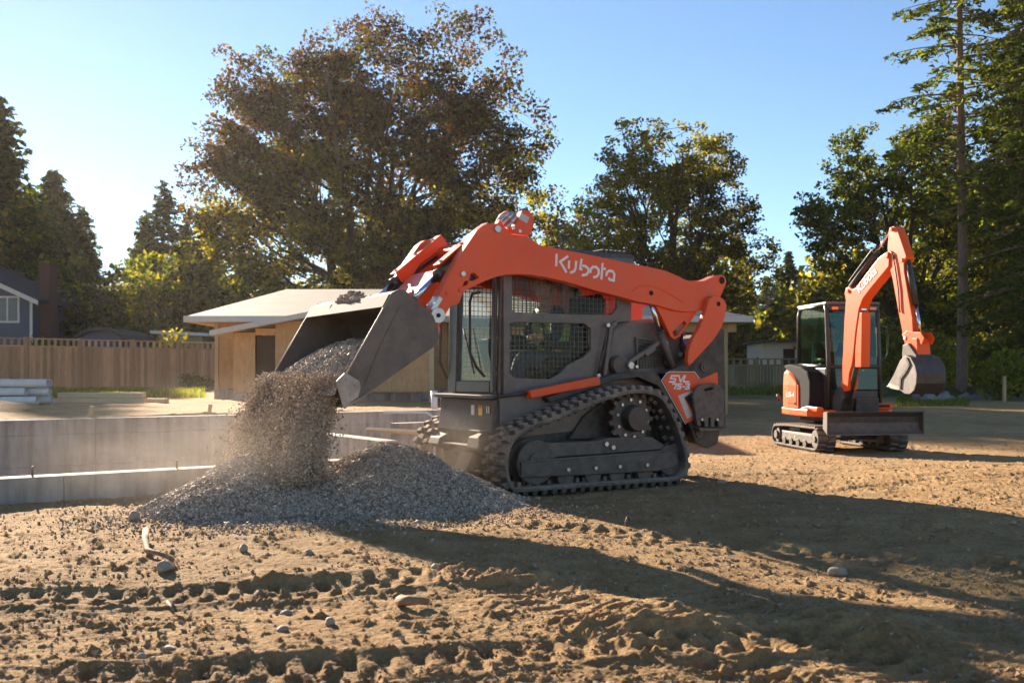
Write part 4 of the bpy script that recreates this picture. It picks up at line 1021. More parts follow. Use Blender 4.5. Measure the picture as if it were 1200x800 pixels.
# hinge guard plate at the rear corner
gp = S.L([(811, 466), (814, 455), (822, 450), (836, 448.5), (843, 452), (847, 458), (847, 500), (841, 500), (840, 493), (836, 493), (836, 500), (832, 500), (832, 489), (829, 489), (829, 500), (825, 500), (824, 493), (820, 493), (820, 500), (816, 498)], .64)
MB(S).holed(gp, [S.L([(824, 455.5), (834, 453.5), (835, 456), (825, 458.5)], .64)], .62, .655).build('hinge_guard', M['steel'], LD, .004)
MB(S).prism(S.L([(816, 501), (850, 502), (850, 504), (818, 505)], .64), .58, .67).build('hinge_flange', M['steel'], LD, .003)
for px in (822, 840): MB(S).cy(S.bp(px, 491.5, .655), .012, .655, .668, 10).build('bolt', M['pin'], LD)
# model decal on the rear panel
def z6(pts): return [(730+a/6.667, 420+b/6.667) for a, b in pts]
for s in (1,):
    c = .6025
    MB(S).prism(S.L(z6([(308, 172), (345, 122), (370, 110), (555, 112), (600, 165), (740, 105), (742, 200), (640, 195), (545, 262), (480, 305), (555, 420), (552, 478), (495, 505)]), c), .60, c).build('model_decal', M['orange'], LD)
    MB(S).prism(S.L(z6([(540, 246), (430, 290), (440, 320), (500, 468), (528, 462), (545, 440), (482, 322), (478, 300), (545, 262)]), c), .6027, .604).build('model_decal_stripe', M['silver'], LD)
    rim = S.L(z6([(300, 172), (343, 112), (368, 103), (560, 105), (600, 158)]), c)
    MB(S).ribbon(rim, .006, .6027, .6037).ribbon(S.L(z6([(300, 172), (490, 510)]), c), .006, .6027, .6037).build('model_decal_rim', M['white'], LD)
    tx = MB(S)
    for st in ([(430, 135), (380, 135), (370, 155), (412, 160), (405, 181), (360, 182)], [(437, 133), (447, 182), (478, 133)], [(486, 133), (470, 181), (515, 181)],
               [(386, 198), (422, 198), (400, 236)], [(462, 199), (433, 199), (428, 216), (452, 217), (446, 235), (420, 236)], [(466, 219), (482, 219)], [(488, 198), (520, 198), (512, 216), (516, 235), (484, 236)], [(496, 217), (514, 217)]):
        tx.ribbon(S.L(z6(st), c), .0145, .6042, .6052)
    tx.build('model_lettering', M['white'], LD, recalc=False)

# engine housing behind the cab
eh = MB(S).prism(S.L([(716, 384), (730, 376), (762, 373), (786, 376), (800, 395), (812, 420), (812, 452), (700, 456), (704, 440)], .42), -.44, .44)
eh.build('engine_cover', M['cabgrey'], LD, .05, 4)
gr = S.L([(748, 400), (773, 404), (780, 430), (750, 431)], .45)
g = MB(S).prism(gr, .442, .446); g.build('side_grille', M['black'], LD)
gm = MB(S)
a0, a1 = gr[0], gr[1]; b0, b1 = gr[3], gr[2]
for k in range(9):
    t = k/8; gm.tube([(a0[0]*(1-t)+a1[0]*t, .455, a0[1]*(1-t)+a1[1]*t), (b0[0]*(1-t)+b1[0]*t, .455, b0[1]*(1-t)+b1[1]*t)], .0035, 4, smooth=False)
    gm.tube([(a0[0]*(1-t)+b0[0]*t, .455, a0[1]*(1-t)+b0[1]*t), (a1[0]*(1-t)+b1[0]*t, .455, a1[1]*(1-t)+b1[1]*t)], .0035, 4, smooth=False)
gm.build('grille_mesh', M['cabgrey'], LD)
MB(S).ribbon(S.L([(747, 432), (746, 396), (766, 399)], .46), .018, .445, .47).build('grille_frame', M['cabgrey'], LD, .003)
# drag link from pivot to the rear, and its pivot boss
p = [S.bp(x, y, .53) for x, y in ((731, 427), (742, 423), (773, 400))]
MB(S).ribbon([S.bp(735, 426, .53), S.bp(773, 401, .53)], .035, .50, .54).build('drag_link', M['cabgrey'], LD, .004)
MB(S).ribbon([S.bp(757, 414, .53), S.bp(766, 407, .53)], .055, .495, .545).build('link_boss', M['cabgrey'], LD, .004)
MB(S).cy(S.bp(728, 428, .52), .09, .44, .53, 24).build('pivot_boss', M['steel'], LD, .01)
MB(S).cy(S.bp(737, 428, .52), .034, .53, .56, 20).cy(S.bp(742, 429.5, .52), .018, .565, .58, 10).build('pivot_pin', M['pin'], LD, .004)
# gas strut and black C-post behind the cab door
s0 = S.bp(712, 381, .50); s1 = S.bp(701, 440, .50); sm = ((s0[0]+s1[0])/2, (s0[1]+s1[1])/2)
MB(S).tube([(s0[0], .50, s0[1]), (sm[0], .50, sm[1])], .008, 8).tube([(sm[0], .50, sm[1]), (s1[0], .50, s1[1])], .014, 8).build('gas_strut', M['black'], LD)
for q in (s0, s1): MB(S).cy(q, .018, .48, .515, 10).build('strut_joint', M['pin'], LD)
MB(S).ribbon(S.L([(722, 378), (716, 384), (709, 440)], .48), .04, .462, .49).build('door_post', M['cabgrey'], LD, .008)

# cab
def cab_side(s):
    a, b = (.425, .465) if s > 0 else (-.465, -.425)
    outer = S.L([(590, 464), (590, 322), (590, 298), (742, 303), (739, 376), (722, 378), (714, 392), (700, 443), (696, 447), (640, 457)], .46)
    upper = S.L([(600, 305), (723, 311), (723, 361), (716, 369), (603, 366.5), (600, 362)], .46)
    lower = S.L([(597, 379), (603, 377.5), (684, 379), (692, 385), (692, 410), (684, 418), (664, 428), (656, 438), (645, 444), (603, 443), (597, 437)], .46)
    MB(S).holed(outer, [upper, lower], a, b).build('cab_side', M['cabgrey'], LD, .005)
    for nm, poly in (('upper', upper), ('lower', lower)):
        g = MB(S); xs = [p[0] for p in poly]; zs = [p[1] for p in poly]; st = .044
        def span(val, ax):
            out = []
            n = len(poly)
            for i in range(n):
                p, q = poly[i], poly[(i+1) % n]
                if (p[ax]-val)*(q[ax]-val) < 0: out.append(p[1-ax]+(val-p[ax])/(q[ax]-p[ax])*(q[1-ax]-p[1-ax]))
            return (min(out), max(out)) if len(out) > 1 else None
        x = min(xs)+st*.5
        yc = (.432 if s > 0 else -.432)
        while x < max(xs):
            sp_ = span(x, 0)
            if sp_: g.box((x, yc, (sp_[0]+sp_[1])/2), (.0060, .0045, sp_[1]-sp_[0]))
            x += st
        z = min(zs)+st*.5
        while z < max(zs):
            sp_ = span(z, 1)
            if sp_: g.box(((sp_[0]+sp_[1])/2, yc+.0047*(1 if s > 0 else -1), z), (sp_[1]-sp_[0], .0045, .0060))
            z += st
        g.build('window_grid', M['black'], LD)
        MB(S).prism(poly, yc-.0222*(1 if s > 0 else -1), yc-.0202*(1 if s > 0 else -1)).build('side_glass', M['glass'], LD)
cab_side(1); cab_side(-1)
MB(S).bx(-.63, .80, -.455, .455, 2.02, 2.085).bx(-.45, .55, -.36, .36, 2.088, 2.105).build('cab_roof', M['black'], LD, .015)
rr_ = MB(S)
for k in range(6): rr_.bx(-.60+k*.05, -.575+k*.05, -.40, .40, 2.108, 2.125)
rr_.build('roof_louvre', M['black'], LD, .004)
# rear wall of the cab, with a window
cr = MB(S).bx(-.62, -.58, -.424, .424, .80, 1.35).bx(-.62, -.58, -.424, -.36, 1.355, 2.015).bx(-.62, -.58, .36, .424, 1.355, 2.015).bx(-.62, -.58, -.355, .355, 1.92, 2.015)
cr.build('cab_rear', M['cabgrey'], LD, .004)
MB(S).bx(-.605, -.60, -.355, .355, 1.355, 1.915).build('rear_glass', M['glass'], LD)
# front: corner posts, door frame, glass, handle
MB(S).prism([(.70, .82), (.79, .82), (.76, 2.015), (.67, 2.015)], .375, .422).build('corner_post', M['cabgrey'], LD, .01)
MB(S).prism([(.70, .82), (.79, .82), (.76, 2.015), (.67, 2.015)], -.455, -.40).build('corner_post', M['cabgrey'], LD, .01)
def frontframe(y0, y1, z0, z1): 
    # leaning with the door: x follows height
    def X(z): return .80-.03*(z-.82)/1.2
    vs = [(X(z)+dx, y, z) for dx in (0, .03) for y in (y0, y1) for z in (z0, z1)]
    return vs, [(0, 1, 3, 2), (4, 6, 7, 5), (0, 4, 5, 1), (2, 3, 7, 6), (0, 2, 6, 4), (1, 5, 7, 3)]
df = MB(S)
for q in ((-.44, -.28, .83, 2.0), (.34, .40, .83, 2.0), (-.277, .337, .83, .93), (-.277, .337, 1.93, 2.0)): df.add(*frontframe(*q))
df.build('door_frame', M['black'], LD, .008)
gl = MB(S); gl.add(*frontframe(-.277, .337, .933, 1.927)); gl.v = [v for v in gl.v]; gl.build('door_glass', M['glassd'], LD)
MB(S).tube([(.84, .20, 1.70), (.88, .13, 1.69), (.89, .10, 1.62), (.89, .10, 1.18), (.88, .20, 1.05), (.84, .27, .97)], .013, 10).build('door_handle', M['black'], LD)
MB(S).tube([(.80, -.47, 1.72), (.86, -.50, 1.70), (.88, -.50, 1.1), (.82, -.47, .95)], .016, 10).build('grab_bar', M['cabgrey'], LD)
MB(S).tube([(.835, .08, 1.0), (.835, -.12, 1.40)], .008, 6).build('wiper', M['black'], LD)
# interior
MB(S).bx(-.58, .74, -.42, .42, .80, .83).build('cab_floor', M['black'], LD)
st = MB(S).prism([(-.30, 1.02), (.18, 1.05), (.20, 1.12), (.12, 1.15), (-.28, 1.12)], -.24, .24).prism([(-.42, 1.05), (-.30, 1.08), (-.36, 1.72), (-.45, 1.74), (-.50, 1.68)], -.22, .22).prism([(-.3, .83), (.1, .83), (.1, 1.02), (-.3, 1.02)], -.18, .18)
st.build('seat', M['seatm'], LD, .03, 3)
for s in (-1, 1):
    MB(S).bx(-.2, .28, s*.30-.05, s*.30+.05, 1.22, 1.28).build('armrest', M['seatm'], LD, .02, 3)
    MB(S).tube([(.24, s*.31, 1.28), (.27, s*.30, 1.42)], .012, 8).tube([(.27, s*.30, 1.40), (.285, s*.30, 1.50)], .026, 10).build('joystick', M['black'], LD)
MB(S).prism([(.52, 1.0), (.60, 1.30), (.56, 1.32), (.48, 1.02)], -.30, -.12).build('dashboard', M['seatm'], LD, .01)
MB(S).bx(-.02, .45, -.26, .26, 1.36, 1.375).build('lap_bar_pad', M['black'], LD, .006) if False else None

# loader arms -----------------------------------------------------
z5 = lambda pts, ox, oy, k: [(ox+a/k, oy+b/k) for a, b in pts]
ARM = [(514, 384), (523, 367), (528, 359), (538, 355.5), (543.5, 341), (555, 336), (568, 329.5), (580, 325), (591, 322.3), (606, 321.3), (622, 322), (640, 325), (665, 330.5), (700, 341), (730, 348.5), (746, 353), (770, 357.5), (790, 363.5), (804, 365.5),
       (826, 364), (833, 358), (843, 350), (847, 342), (851.5, 331), (850, 324.5), (845, 322), (838, 323), (826, 329), (813, 330.5), (804, 328), (795, 323.5), (780, 317), (766, 313.8), (750, 310.8), (715, 303.5), (675, 295.2), (640, 289), (633, 287.3), (621, 279), (615, 276.5), (604, 277), (597, 272.5), (590, 267), (584, 262), (575, 262), (567, 263.5), (560, 269), (540, 298), (524, 327), (514, 347), (503.5, 364), (507, 377)]
def arm(s):
    a, b = (.49, .60) if s > 0 else (-.60, -.49)
    pl = S.L(ARM, .60)
    tri = [S.L(t, .60) for t in ([(549.5, 329), (552, 320.5), (556, 320), (561.5, 325), (556, 328.5)], [(542, 335.5), (545, 329.5), (549, 328.7), (547.5, 334)])]
    o = MB(S).holed(pl, tri, a, b).build('loader_arm', M['orange'], LD, .012, 3)
    for t in tri: MB(S).prism(t, (.535 if s > 0 else -.545), (.545 if s > 0 else -.535)).build('hole_shade_plate', M['black'], o)  # black plate set in each hole to paint its inner shade
    # raised weld bead outline towards the rear of the arm
    if s > 0:
        MB(S).tube([(*[S.bp(x, y, .60)[0]], .601, S.bp(x, y, .60)[1]) for x, y in ((741, 341), (747, 336), (757, 334), (770, 337), (782, 343), (800, 354))], .004, 6).build('weld_bead', M['orange'], o)
    for (px, py, r_, mt) in ((512.4, 369.6, .062, 'pin'), (582.4, 268.5, .030, 'pin'), (542, 321, .022, 'pin'), (845.5, 328.5, .035, 'dark'), (763, 343.2, .022, 'dark'), (524, 343, .016, 'orange'), (539, 340, .016, 'orange')):
        c = S.bp(px, py, .60)
        e = (.022 if mt == 'pin' else .012 if mt == 'orange' else .006)
        q = MB(S).cy(c, r_, .595*s, (.60+e)*s, 28); nm = {'pin': 'pin_boss', 'dark': 'pin_hole_shade', 'orange': 'bolt'}[mt]  # pin holes are dark discs, the shade inside them given as colour
        o2 = q.build(nm, M[mt], LD, .003 if mt != 'dark' else 0)
        if r_ > .05: MB(S).cy(c, .018, (.60+e)*s, (.606+e)*s, 14).build('grease_cap', M['dark'], o2)
        if mt == 'dark' and r_ > .03: MB(S).cy(c, r_+.016, .595*s, .604*s, 28).build('pin_collar', M['orange'], LD, .003)
    # bright edge of the pin boss tube by the nose
    n0, n1 = S.bp(505, 363, .56), S.bp(513, 350, .56)
    MB(S).ribbon([n0, n1], .045, .49*s, .607*s).build('nose_cap', M['pin'] if s > 0 else M['orange'], LD, .006)
    # gusset under the rear of the arm
    gs = S.L([(768, 357), (779, 379), (786, 394.5), (790.5, 398), (796, 395), (806, 382), (818, 364.5), (795, 363), (780, 358)], .56)
    slot = S.L([(790, 394), (788.8, 389), (802, 376), (804.5, 378.5), (804, 381), (794, 393)], .56)
    MB(S).holed(gs, [slot], *((.50, .56) if s > 0 else (-.56, -.50))).build('arm_gusset', M['orange'], LD, .006)
    # rear lift link
    lk = S.L([(831, 350), (836, 346.5), (842, 346.5), (848, 350), (852, 357), (851.5, 364), (847, 381), (841, 392), (835, 400), (822, 414), (812, 425), (807.5, 429), (806, 424), (807, 410), (812, 397), (819.5, 384), (825, 371), (829, 358)], .66)
    o = MB(S).prism(lk, *((.605, .66) if s > 0 else (-.66, -.605))).build('rear_link', M['orange'], LD, .010, 3)
    c = S.bp(842, 356, .66); MB(S).cy(c, .022, .655*s, .664*s, 20).build('pin_hole_shade', M['dark'], o)
    # lift cylinder
    r0, r1, r2 = S.bp(761.5, 350, .545), S.bp(773, 388, .545), S.bp(791, 440, .545)
    o = MB(S).tube([(r1[0], .545*s, r1[1]), (r2[0], .545*s, r2[1])], .036, 18).tube([(r1[0], .545*s, r1[1]), (r1[0]*.97+r2[0]*.03, .545*s, r1[1]*.97+r2[1]*.03)], .046, 18).build('lift_cylinder', M['steel'], LD)
    MB(S).tube([(r0[0], .545*s, r0[1]), (r1[0], .545*s, r1[1])], .024, 16).build('piston_rod', M['chrome'], o)
    for dx_, pts_ in ((0, ((810, 368), (803, 385), (800, 405), (806, 422), (803, 440))), (.03, ((806, 366), (799, 388), (803, 412), (798, 438))), (.0, ((777, 376), (782, 400), (780, 425), (788, 438)))):
        MB(S).tube([(S.bp(a_, b_, .50)[0]+dx_, (.47-dx_*2)*s, S.bp(a_, b_, .50)[1]) for a_, b_ in pts_], .013, 8).build('hydraulic_hose', M['hose'], LD)
    for px_, py_ in ((803, 391), (799, 415), (782, 402)):
        c_ = S.bp(px_, py_, .50); MB(S).cy(c_, .022, .462*s, .49*s, 10).build('hose_fitting', M['pin'], LD)
    # bucket cylinder with rod, and its bolted guard plate above
    g0, g1, g2, g3 = S.bp(582, 268, .46), S.bp(530, 312, .46), S.bp(513, 324, .46), S.bp(482, 354, .46)
    y = .44*s
    o = MB(S).tube([(g0[0], y, g0[1]-.04), (g2[0], y, g2[1])], .047, 18).tube([(g1[0]*.3+g2[0]*.7, y, g1[1]*.3+g2[1]*.7), (g2[0], y, g2[1])], .055, 18).build('tilt_cylinder', M['black'], LD)
    o2 = MB(S).tube([(g2[0], y, g2[1]), (g3[0], y, g3[1])], .027, 18).build('piston_rod', M['chrome'], o)
    MB(S).cy(g3, .05, y-.035, y+.035, 18).build('rod_eye', M['steel'], o)
    k0, k1 = S.bp(571, 262.5, .46), S.bp(514, 311, .46)
    d = Vector((k1[0]-k0[0], k1[1]-k0[1])).normalized(); q = Vector((-d.y, d.x))
    if q.y < 0: q = -q
    pts = [Vector(k0)+q*.0, Vector(k1)+q*.0, Vector(k1)+q*.014, Vector(k0)+q*.014]
    o = MB(S).prism([tuple(v) for v in pts], *((.37, .488) if s > 0 else (-.488, -.37))).prism([tuple(v-q*.10) if i < 2 else tuple(v-q*.0145) for i, v in enumerate(pts)], *((.37, .38) if s > 0 else (-.38, -.37))).build('cylinder_guard', M['orange'], LD, .003)
    for t in (.12, .5, .92):
        v = Vector(k0)*(1-t)+Vector(k1)*t+q*.016; MB(S).box((v.x, .44*s, v.y), (.03, .03, .012), None).build('bolt', M['pin'], o)
    # far-side pin of the tilt cylinder shows as a large washer
    MB(S).cy((g0[0], g0[1]-.03), .055, (.385 if s < 0 else .39)*1, (.40 if s < 0 else .392)*1, 20).build('washer', M['pin'], LD) if False else None
    # hoses beside the arm
    hs = [S.bp(x, y_, .40) for x, y_ in ((560, 285), (540, 300), (528, 318), (512, 326), (500, 338))]
    MB(S).tube([(p_[0], .38*s, p_[1]) for p_ in hs], .012, 8).tube([(p_[0]+.02, .35*s, p_[1]-.04) for p_ in hs], .012, 8).build('hydraulic_hose', M['hose'], LD)
arm(1); arm(-1)
c = S.bp(582, 268, .60)
MB(S).cy((c[0]+.0, c[1]-.10), .055, -.488, .488, 22).build('torque_tube', M['orange'], LD)
for px, py, r_ in ((846, 329, .035), (512.4, 369.6, .04)):
    c = S.bp(px, py, .60); MB(S).cy(c, r_, -.488, .488, 18).build('cross_shaft', M['orange'], LD)
# large washer on the far arm's inner face, seen from the camera
c = S.bp(582.4, 268.5, .60); MB(S).cy(c, .062, -.488, -.462, 26).cy((c[0], c[1]), .02, -.462, -.455, 14).build('pin_boss', M['pin'], LD, .003)
# front cross plate between the arms + quick attach frame
xp = S.L([(500, 346), (530, 312), (536, 317), (520, 346), (508, 362), (503, 360)], .5)
MB(S).prism(xp, -.30, .30).build('cross_member', M['orange'], LD, .01)
qa = MB(S)
qp = S.L([(492, 357), (478, 345), (486, 341), (501, 352), (507, 362), (514, 372), (513, 392), (508, 392), (506, 374)], .5)
qa.prism(qp, .18, .44).prism(qp, -.44, -.18)
qa.prism(S.L([(500, 364), (506, 362), (509, 385), (505, 385)], .5), -.178, .178)
qa.build('quick_coupler', M['orange'], LD, .008)
for s in (-1, 1):
    a = S.bp(503, 360, .5); MB(S).tube([(a[0], s*.25, a[1]), (a[0]+.03, s*.25, a[1]+.16)], .012, 8).build('coupler_lever', M['black'], LD)
# hydraulic coupler block and its red guard on top of the arm
bx_ = S.L([(598, 274), (611, 246.5), (619, 248), (624.5, 256), (624, 264), (620, 276)], .56)
MB(S).prism(bx_, .50, .585).build('coupler_guard', M['orange'], LD, .008)
dl = S.L([(607, 256), (610.5, 249.5), (620, 255), (617, 262)], .58); MB(S).prism(dl, .5855, .5872).build('decal', M['silver'], LD)
for px, py in ((601.5, 267), (609, 271)): MB(S).cy(S.bp(px, py, .586), .014, .584, .594, 12).build('bolt', M['pin'], LD)
for a, b, r_ in (((589, 262), (601, 250), .022), ((586, 259), (596, 249), .016), ((593, 267), (605, 254), .024), ((583, 258), (589, 252), .014)):
    p0 = S.bp(*a, .53); p1 = S.bp(*b, .53); pm = ((p0[0]+p1[0])/2, (p0[1]+p1[1])/2)
    MB(S).tube([(p0[0], .53, p0[1]), (pm[0], .53, pm[1])], r_*.7, 12).tube([(pm[0], .53, pm[1]), (p1[0], .53, p1[1])], r_, 12).build('hydraulic_coupler', M['pin'], LD, .003)
MB(S).prism(S.L([(584, 262), (590, 250), (596, 246), (600, 252), (597, 272)], .50), .42, .49).build('coupler_block', M['orange'], LD, .006)
# brand lettering cut from strokes, laid on the arm's outer face
def kub(fr, mp, c, w, e, parent, mat='white'):
    tx = MB(fr)
    for st in ([(548, 388), (544, 474)], [(634, 404), (575, 444), (600, 484), (622, 524)], [(646, 440), (642, 494)], [(700, 444), (696, 494), (686, 518), (658, 530)],
               [(742, 428), (731, 500), (745, 504)], [(752, 476), (774, 480), (794, 498), (796, 524), (782, 544), (750, 550)],
               [(812, 526), (814, 503), (832, 484), (856, 486), (876, 506), (876, 540), (862, 560), (838, 566)],
               [(907, 460), (897, 578)], [(908, 498), (928, 501)],
               [(936, 550), (942, 526), (962, 514), (986, 520), (999, 542), (994, 596)], [(994, 590), (962, 584), (956, 572)]):
        pts = [fr.bp(*mp(x, y), c) for x, y in st]
        tx.ribbon(pts, w, c+.0006*e, c+.0026*e)
    return tx.build('brand_lettering', M[mat], parent, recalc=False)
kub(S, lambda x, y: (570+x/6.667, 240+y/6.667), .60, .0215, 1, LD)

# bucket ----------------------------------------------------------
BW = .86
prof = [(406, 470), (437, 454.5), (470, 432), (508, 405), (513.5, 397), (512, 384), (507, 371), (498, 362), (490, 356.5), (481, 347), (475, 341), (467, 340)]
pin = S.L(prof, BW)
def shell(pts, t, y0, y1):
    n = len(pts); vs = []; V2 = [Vector(p) for p in pts]; cen = sum(V2, Vector((0, 0)))/n
    inn = []
    for i in range(n):
        d = (V2[min(i+1, n-1)]-V2[max(i-1, 0)]).normalized(); q = Vector((-d.y, d.x))
        if q.dot(cen-V2[i]) < 0: q = -q
        inn.append(V2[i]+q*t)
    m = MB(S); poly = [tuple(p) for p in V2]+[tuple(p) for p in reversed(inn)]
    for i in range(n-1): m.add([(V2[i].x, y0, V2[i].y), (V2[i+1].x, y0, V2[i+1].y), (inn[i+1].x, y0, inn[i+1].y), (inn[i].x, y0, inn[i].y),
                                 (V2[i].x, y1, V2[i].y), (V2[i+1].x, y1, V2[i+1].y), (inn[i+1].x, y1, inn[i+1].y), (inn[i].x, y1, inn[i].y)],
                                [(0, 3, 2, 1), (4, 5, 6, 7), (0, 1, 5, 4), (3, 7, 6, 2)]+([(0, 4, 7, 3)] if i == 0 else [])+([(1, 2, 6, 5)] if i == n-2 else []))
    return m, inn
m_, inn = shell(pin, .014, -BW+.015, BW-.015)
# folded top edge channel
te = S.L([(467, 340), (460, 343), (455, 350), (459, 351.5), (463, 346), (469, 343.5)], BW)
m_.prism(te, -BW+.015, BW-.015)
BK = m_.build('bucket', M['bucket'], LD, .0)
MB(S).prism(S.L([(459, 344.5), (450.5, 360), (449, 359), (457, 344)], BW), -BW+.016, BW-.016).build('top_edge', M['dusty'], BK)
side_px = [(403, 444), (459, 343), (467, 339), (475, 339.6), (481.5, 346.5), (491, 356), (499, 361), (508, 370), (513, 384), (515, 396), (508.5, 406.5), (470, 433), (438, 456), (422, 467), (408, 474)]
for s in (-1, 1):
    a, b = (BW-.014, BW) if s > 0 else (-BW, -BW+.014)
    MB(S).prism(S.L(side_px, BW), a, b).build('bucket_side', M['bucket'], LD, .002)
    e0 = S.bp(405, 440, BW); e1 = S.bp(459, 343.5, BW)
    MB(S).tube([(e0[0], s*BW, e0[1]), (e1[0], s*BW, e1[1])], .006, 6).build('side_edge', M['edge'], LD)
    cp = S.L([(394, 447), (404, 437), (408, 438), (421, 446), (423, 453), (421.5, 459), (420, 465), (411, 471), (405, 479), (402.5, 477.5)], BW+.02)
    o = MB(S).prism(cp, *((BW+.001, BW+.022) if s > 0 else (-BW-.022, -BW-.001))).build('side_cutter', M['edge'], LD, .004)
    for px, py in ((407, 445), (417.5, 451.5), (412, 462.5)): MB(S).cy(S.bp(px, py, BW+.02), .014, (BW+.022)*s, (BW+.030)*s, 12).build('bolt', M['edge'], o)
    MB(S).ribbon([S.bp(427, 452, BW), S.bp(446, 405, BW), S.bp(468, 360, BW)], .012, (BW)*s, (BW+.008)*s).build('side_rib', M['bucket'], LD, .003)
lip = S.L([(404, 478), (407, 473.5), (437, 454), (438, 456.5), (420, 470)], BW)
MB(S).prism(lip, -BW-.0, BW).build('cutting_edge', M['edge'], LD, .003)
for s in (-1, 1): MB(S).prism(S.L([(481, 347), (492, 355), (505, 366), (498, 366), (484, 353)], .5), .18*s, .26*s).build('bucket_bracket', M['bucket'], LD, .005)
# ------------------------------------------------------------------ mini excavator
GE = -.25
E = Frame(5.377, 16.5, R(-82)); B = Frame(5.2, 15.75, R(-77))
EX = empty('mini_excavator', (5.377, 16.5, GE), R(-82))
tag(EX, 'small orange excavator with black cab, its arm folded down and blade lowered in front', 'excavator')
for s in (-1, 1):
    y0, y1 = sorted((s*.45, s*.75))
    lp = hull_loop([(.74, GE+.215, .185), (-.74, GE+.205, .165), (-.3, GE+.375, .02), (.3, GE+.375, .02)], 110)
    belt(E, lp, y0, y1, .028, EX, 44, .026, 2)
    MB(E).prism([(-.55, GE+.13), (.60, GE+.13), (.66, GE+.26), (-.52, GE+.27)], *sorted((s*.70, s*.72))).prism([(-.6, GE+.12), (.62, GE+.12), (.62, GE+.28), (-.6, GE+.28)], *sorted((s*.50, s*.695))).build('track_frame', M['steel'], EX, .008)
    for x in (-.42, -.15, .12, .38): MB(E).cy((x, GE+.115), .065, s*.52, s*.735, 20).build('roller', M['blacklow'], EX, .004)
    MB(E).cy((.74, GE+.21), .14, s*.53, s*.72, 26).cy((.74, GE+.21), .05, s*.72, s*.74, 14).build('idler_wheel', M['steel'], EX, .006)
    MB(E).cy((-.74, GE+.2), .13, s*.53, s*.72, 18).cy((-.74, GE+.2), .07, s*.72, s*.75, 14).build('sprocket', M['steel'], EX, .006)
    MB(E).cy((.0, GE+.2), .022, s*.72, s*.726, 12).build('decal', M['yellow'], EX)
MB(E).bx(-.45, .5, -.45, .45, GE+.18, GE+.42).build('undercarriage_frame', M['blacklow'], EX, .02)
MB(E).tube([tuple(v) for v in ((0, 0, GE+.42), (0, 0, GE+.54))], .36, 32).build('turntable', M['blacklow'], EX)
# dozer blade, curved, on two arms
pr = [(1.30, .40), (1.22, .33), (1.20, .24), (1.22, .15), (1.31, .06)]
bl = MB(E).prism(pr+[(x-.022, z) for x, z in reversed(pr)], -.77, .77); bl.build('dozer_blade', M['steel'], EX, .003)
MB(E).bx(1.285, 1.31, -.775, .775, .395, .415).build('blade_rim', M['blacklow'], EX, .003)
MB(E).prism([(1.312, .055), (1.30, .07), (1.27, .10), (1.262, .095)], -.775, .775).build('blade_edge', M['edge'], EX)
for s in (-1, 1):
    MB(E).prism([(1.31, .41), (1.18, .40), (1.16, .15), (1.31, .06)], s*.772, s*.79).build('blade_end', M['steel'], EX, .003)
    MB(E).prism([(1.19, .20), (.30, .06), (.30, -.05), (1.19, .12)], s*.32, s*.40).build('blade_arm', M['blacklow'], EX, .008)
MB(E).prism([(1.19, .32), (.7, .14), (.7, .04), (1.19, .2)], -.06, .06).build('blade_cylinder', M['blacklow'], EX, .01)
MB(E).bx(.85, .92, -.52, -.38, -.0, .09).build('plate', M['pvc'], EX, .005)
# slewing frame and skirts
def plan(pts, z0, z1, nm, mt, bev=.01): return MB(E).prismz(pts, z0, z1).build(nm, M[mt], EX, bev)
plan([(.78, -.44), (.78, .50), (.55, .68), (-.2, .72), (-.75, .62), (-1.02, .3), (-1.02, -.3), (-.78, -.62), (-.3, -.70), (.40, -.70), (.55, -.60)], .30, .42, 'slew_frame', 'orange2', .02)
plan([(.50, -.40), (.50, .44), (-.3, .5), (-.3, -.5)], .22, .298, 'slew_base', 'blacklow')
# rear counterweight + side hood
hood = [(.10, -.715), (-.30, -.715), (-.62, -.66), (-.88, -.48), (-1.03, -.2), (-1.03, .2), (-.88, .48), (-.62, .66), (-.2, .715), (-.2, .3), (.10, -.3)]
hd = MB(E); n = len(hood)
zs = [(.425, 1.0), (.80, 1.0), (1.0, .985), (1.06, .93)]
def lim(x, z): return min(z, float(np.interp(x, [-.45, -.20, .02, .10], [1.1, .99, .88, .80])))
vs = []; 
for z, k in zs: vs += [(x*k if x < 0 else x, y*k, lim(x, z)-(.002*(z-.8) if z > .81 else 0)) for x, y in hood]
fs = [(q*n+i, q*n+(i+1) % n, (q+1)*n+(i+1) % n, (q+1)*n+i) for q in range(len(zs)-1) for i in range(n)]+[tuple(range(n)), tuple(range(len(zs)*n-1, (len(zs)-1)*n-1, -1))]
hd.add(vs, fs); hd.build('engine_hood', M['orange2'], EX, .02, 3)
MB(E).ribbon([(.04, .47), (.04, .92)], .006, -.722, -.716).ribbon([(-.28, .50), (.06, .50)], .006, -.722, -.716).build('hood_seam', M['dark'], EX)
# black side cover wrapping forward to the cab
cv = [(.11, .425), (.46, .425), (.50, .60), (.50, .86), (.40, 1.02), (.15, 1.10), (-.30, 1.15), (-.52, 1.13), (-.50, 1.08), (-.20, 1.0), (.03, .88), (.11, .80)]
MB(E).prism(cv, -.695, -.462).build('side_cover', M['matte'], EX, .06, 4)
MB(E).prism([(-.62, 1.0), (-.52, 1.12), (-.5, 1.15), (-.95, 1.0)], -.45, .6).build('rear_cover', M['black'], EX, .02)
MB(E).bx(-.99, -.90, -.46, -.38, .83, .98).build('tail_lamp', M['lens'], EX, .02)
MB(E).tube([(-.84, -.63, .52), (-.86, -.66, .64)], .025, 10).build('exhaust', M['blacklow'], EX)
MB(E).cy((-.02, .50), .02, -.725, -.716, 12).build('lock', M['dark'], EX)
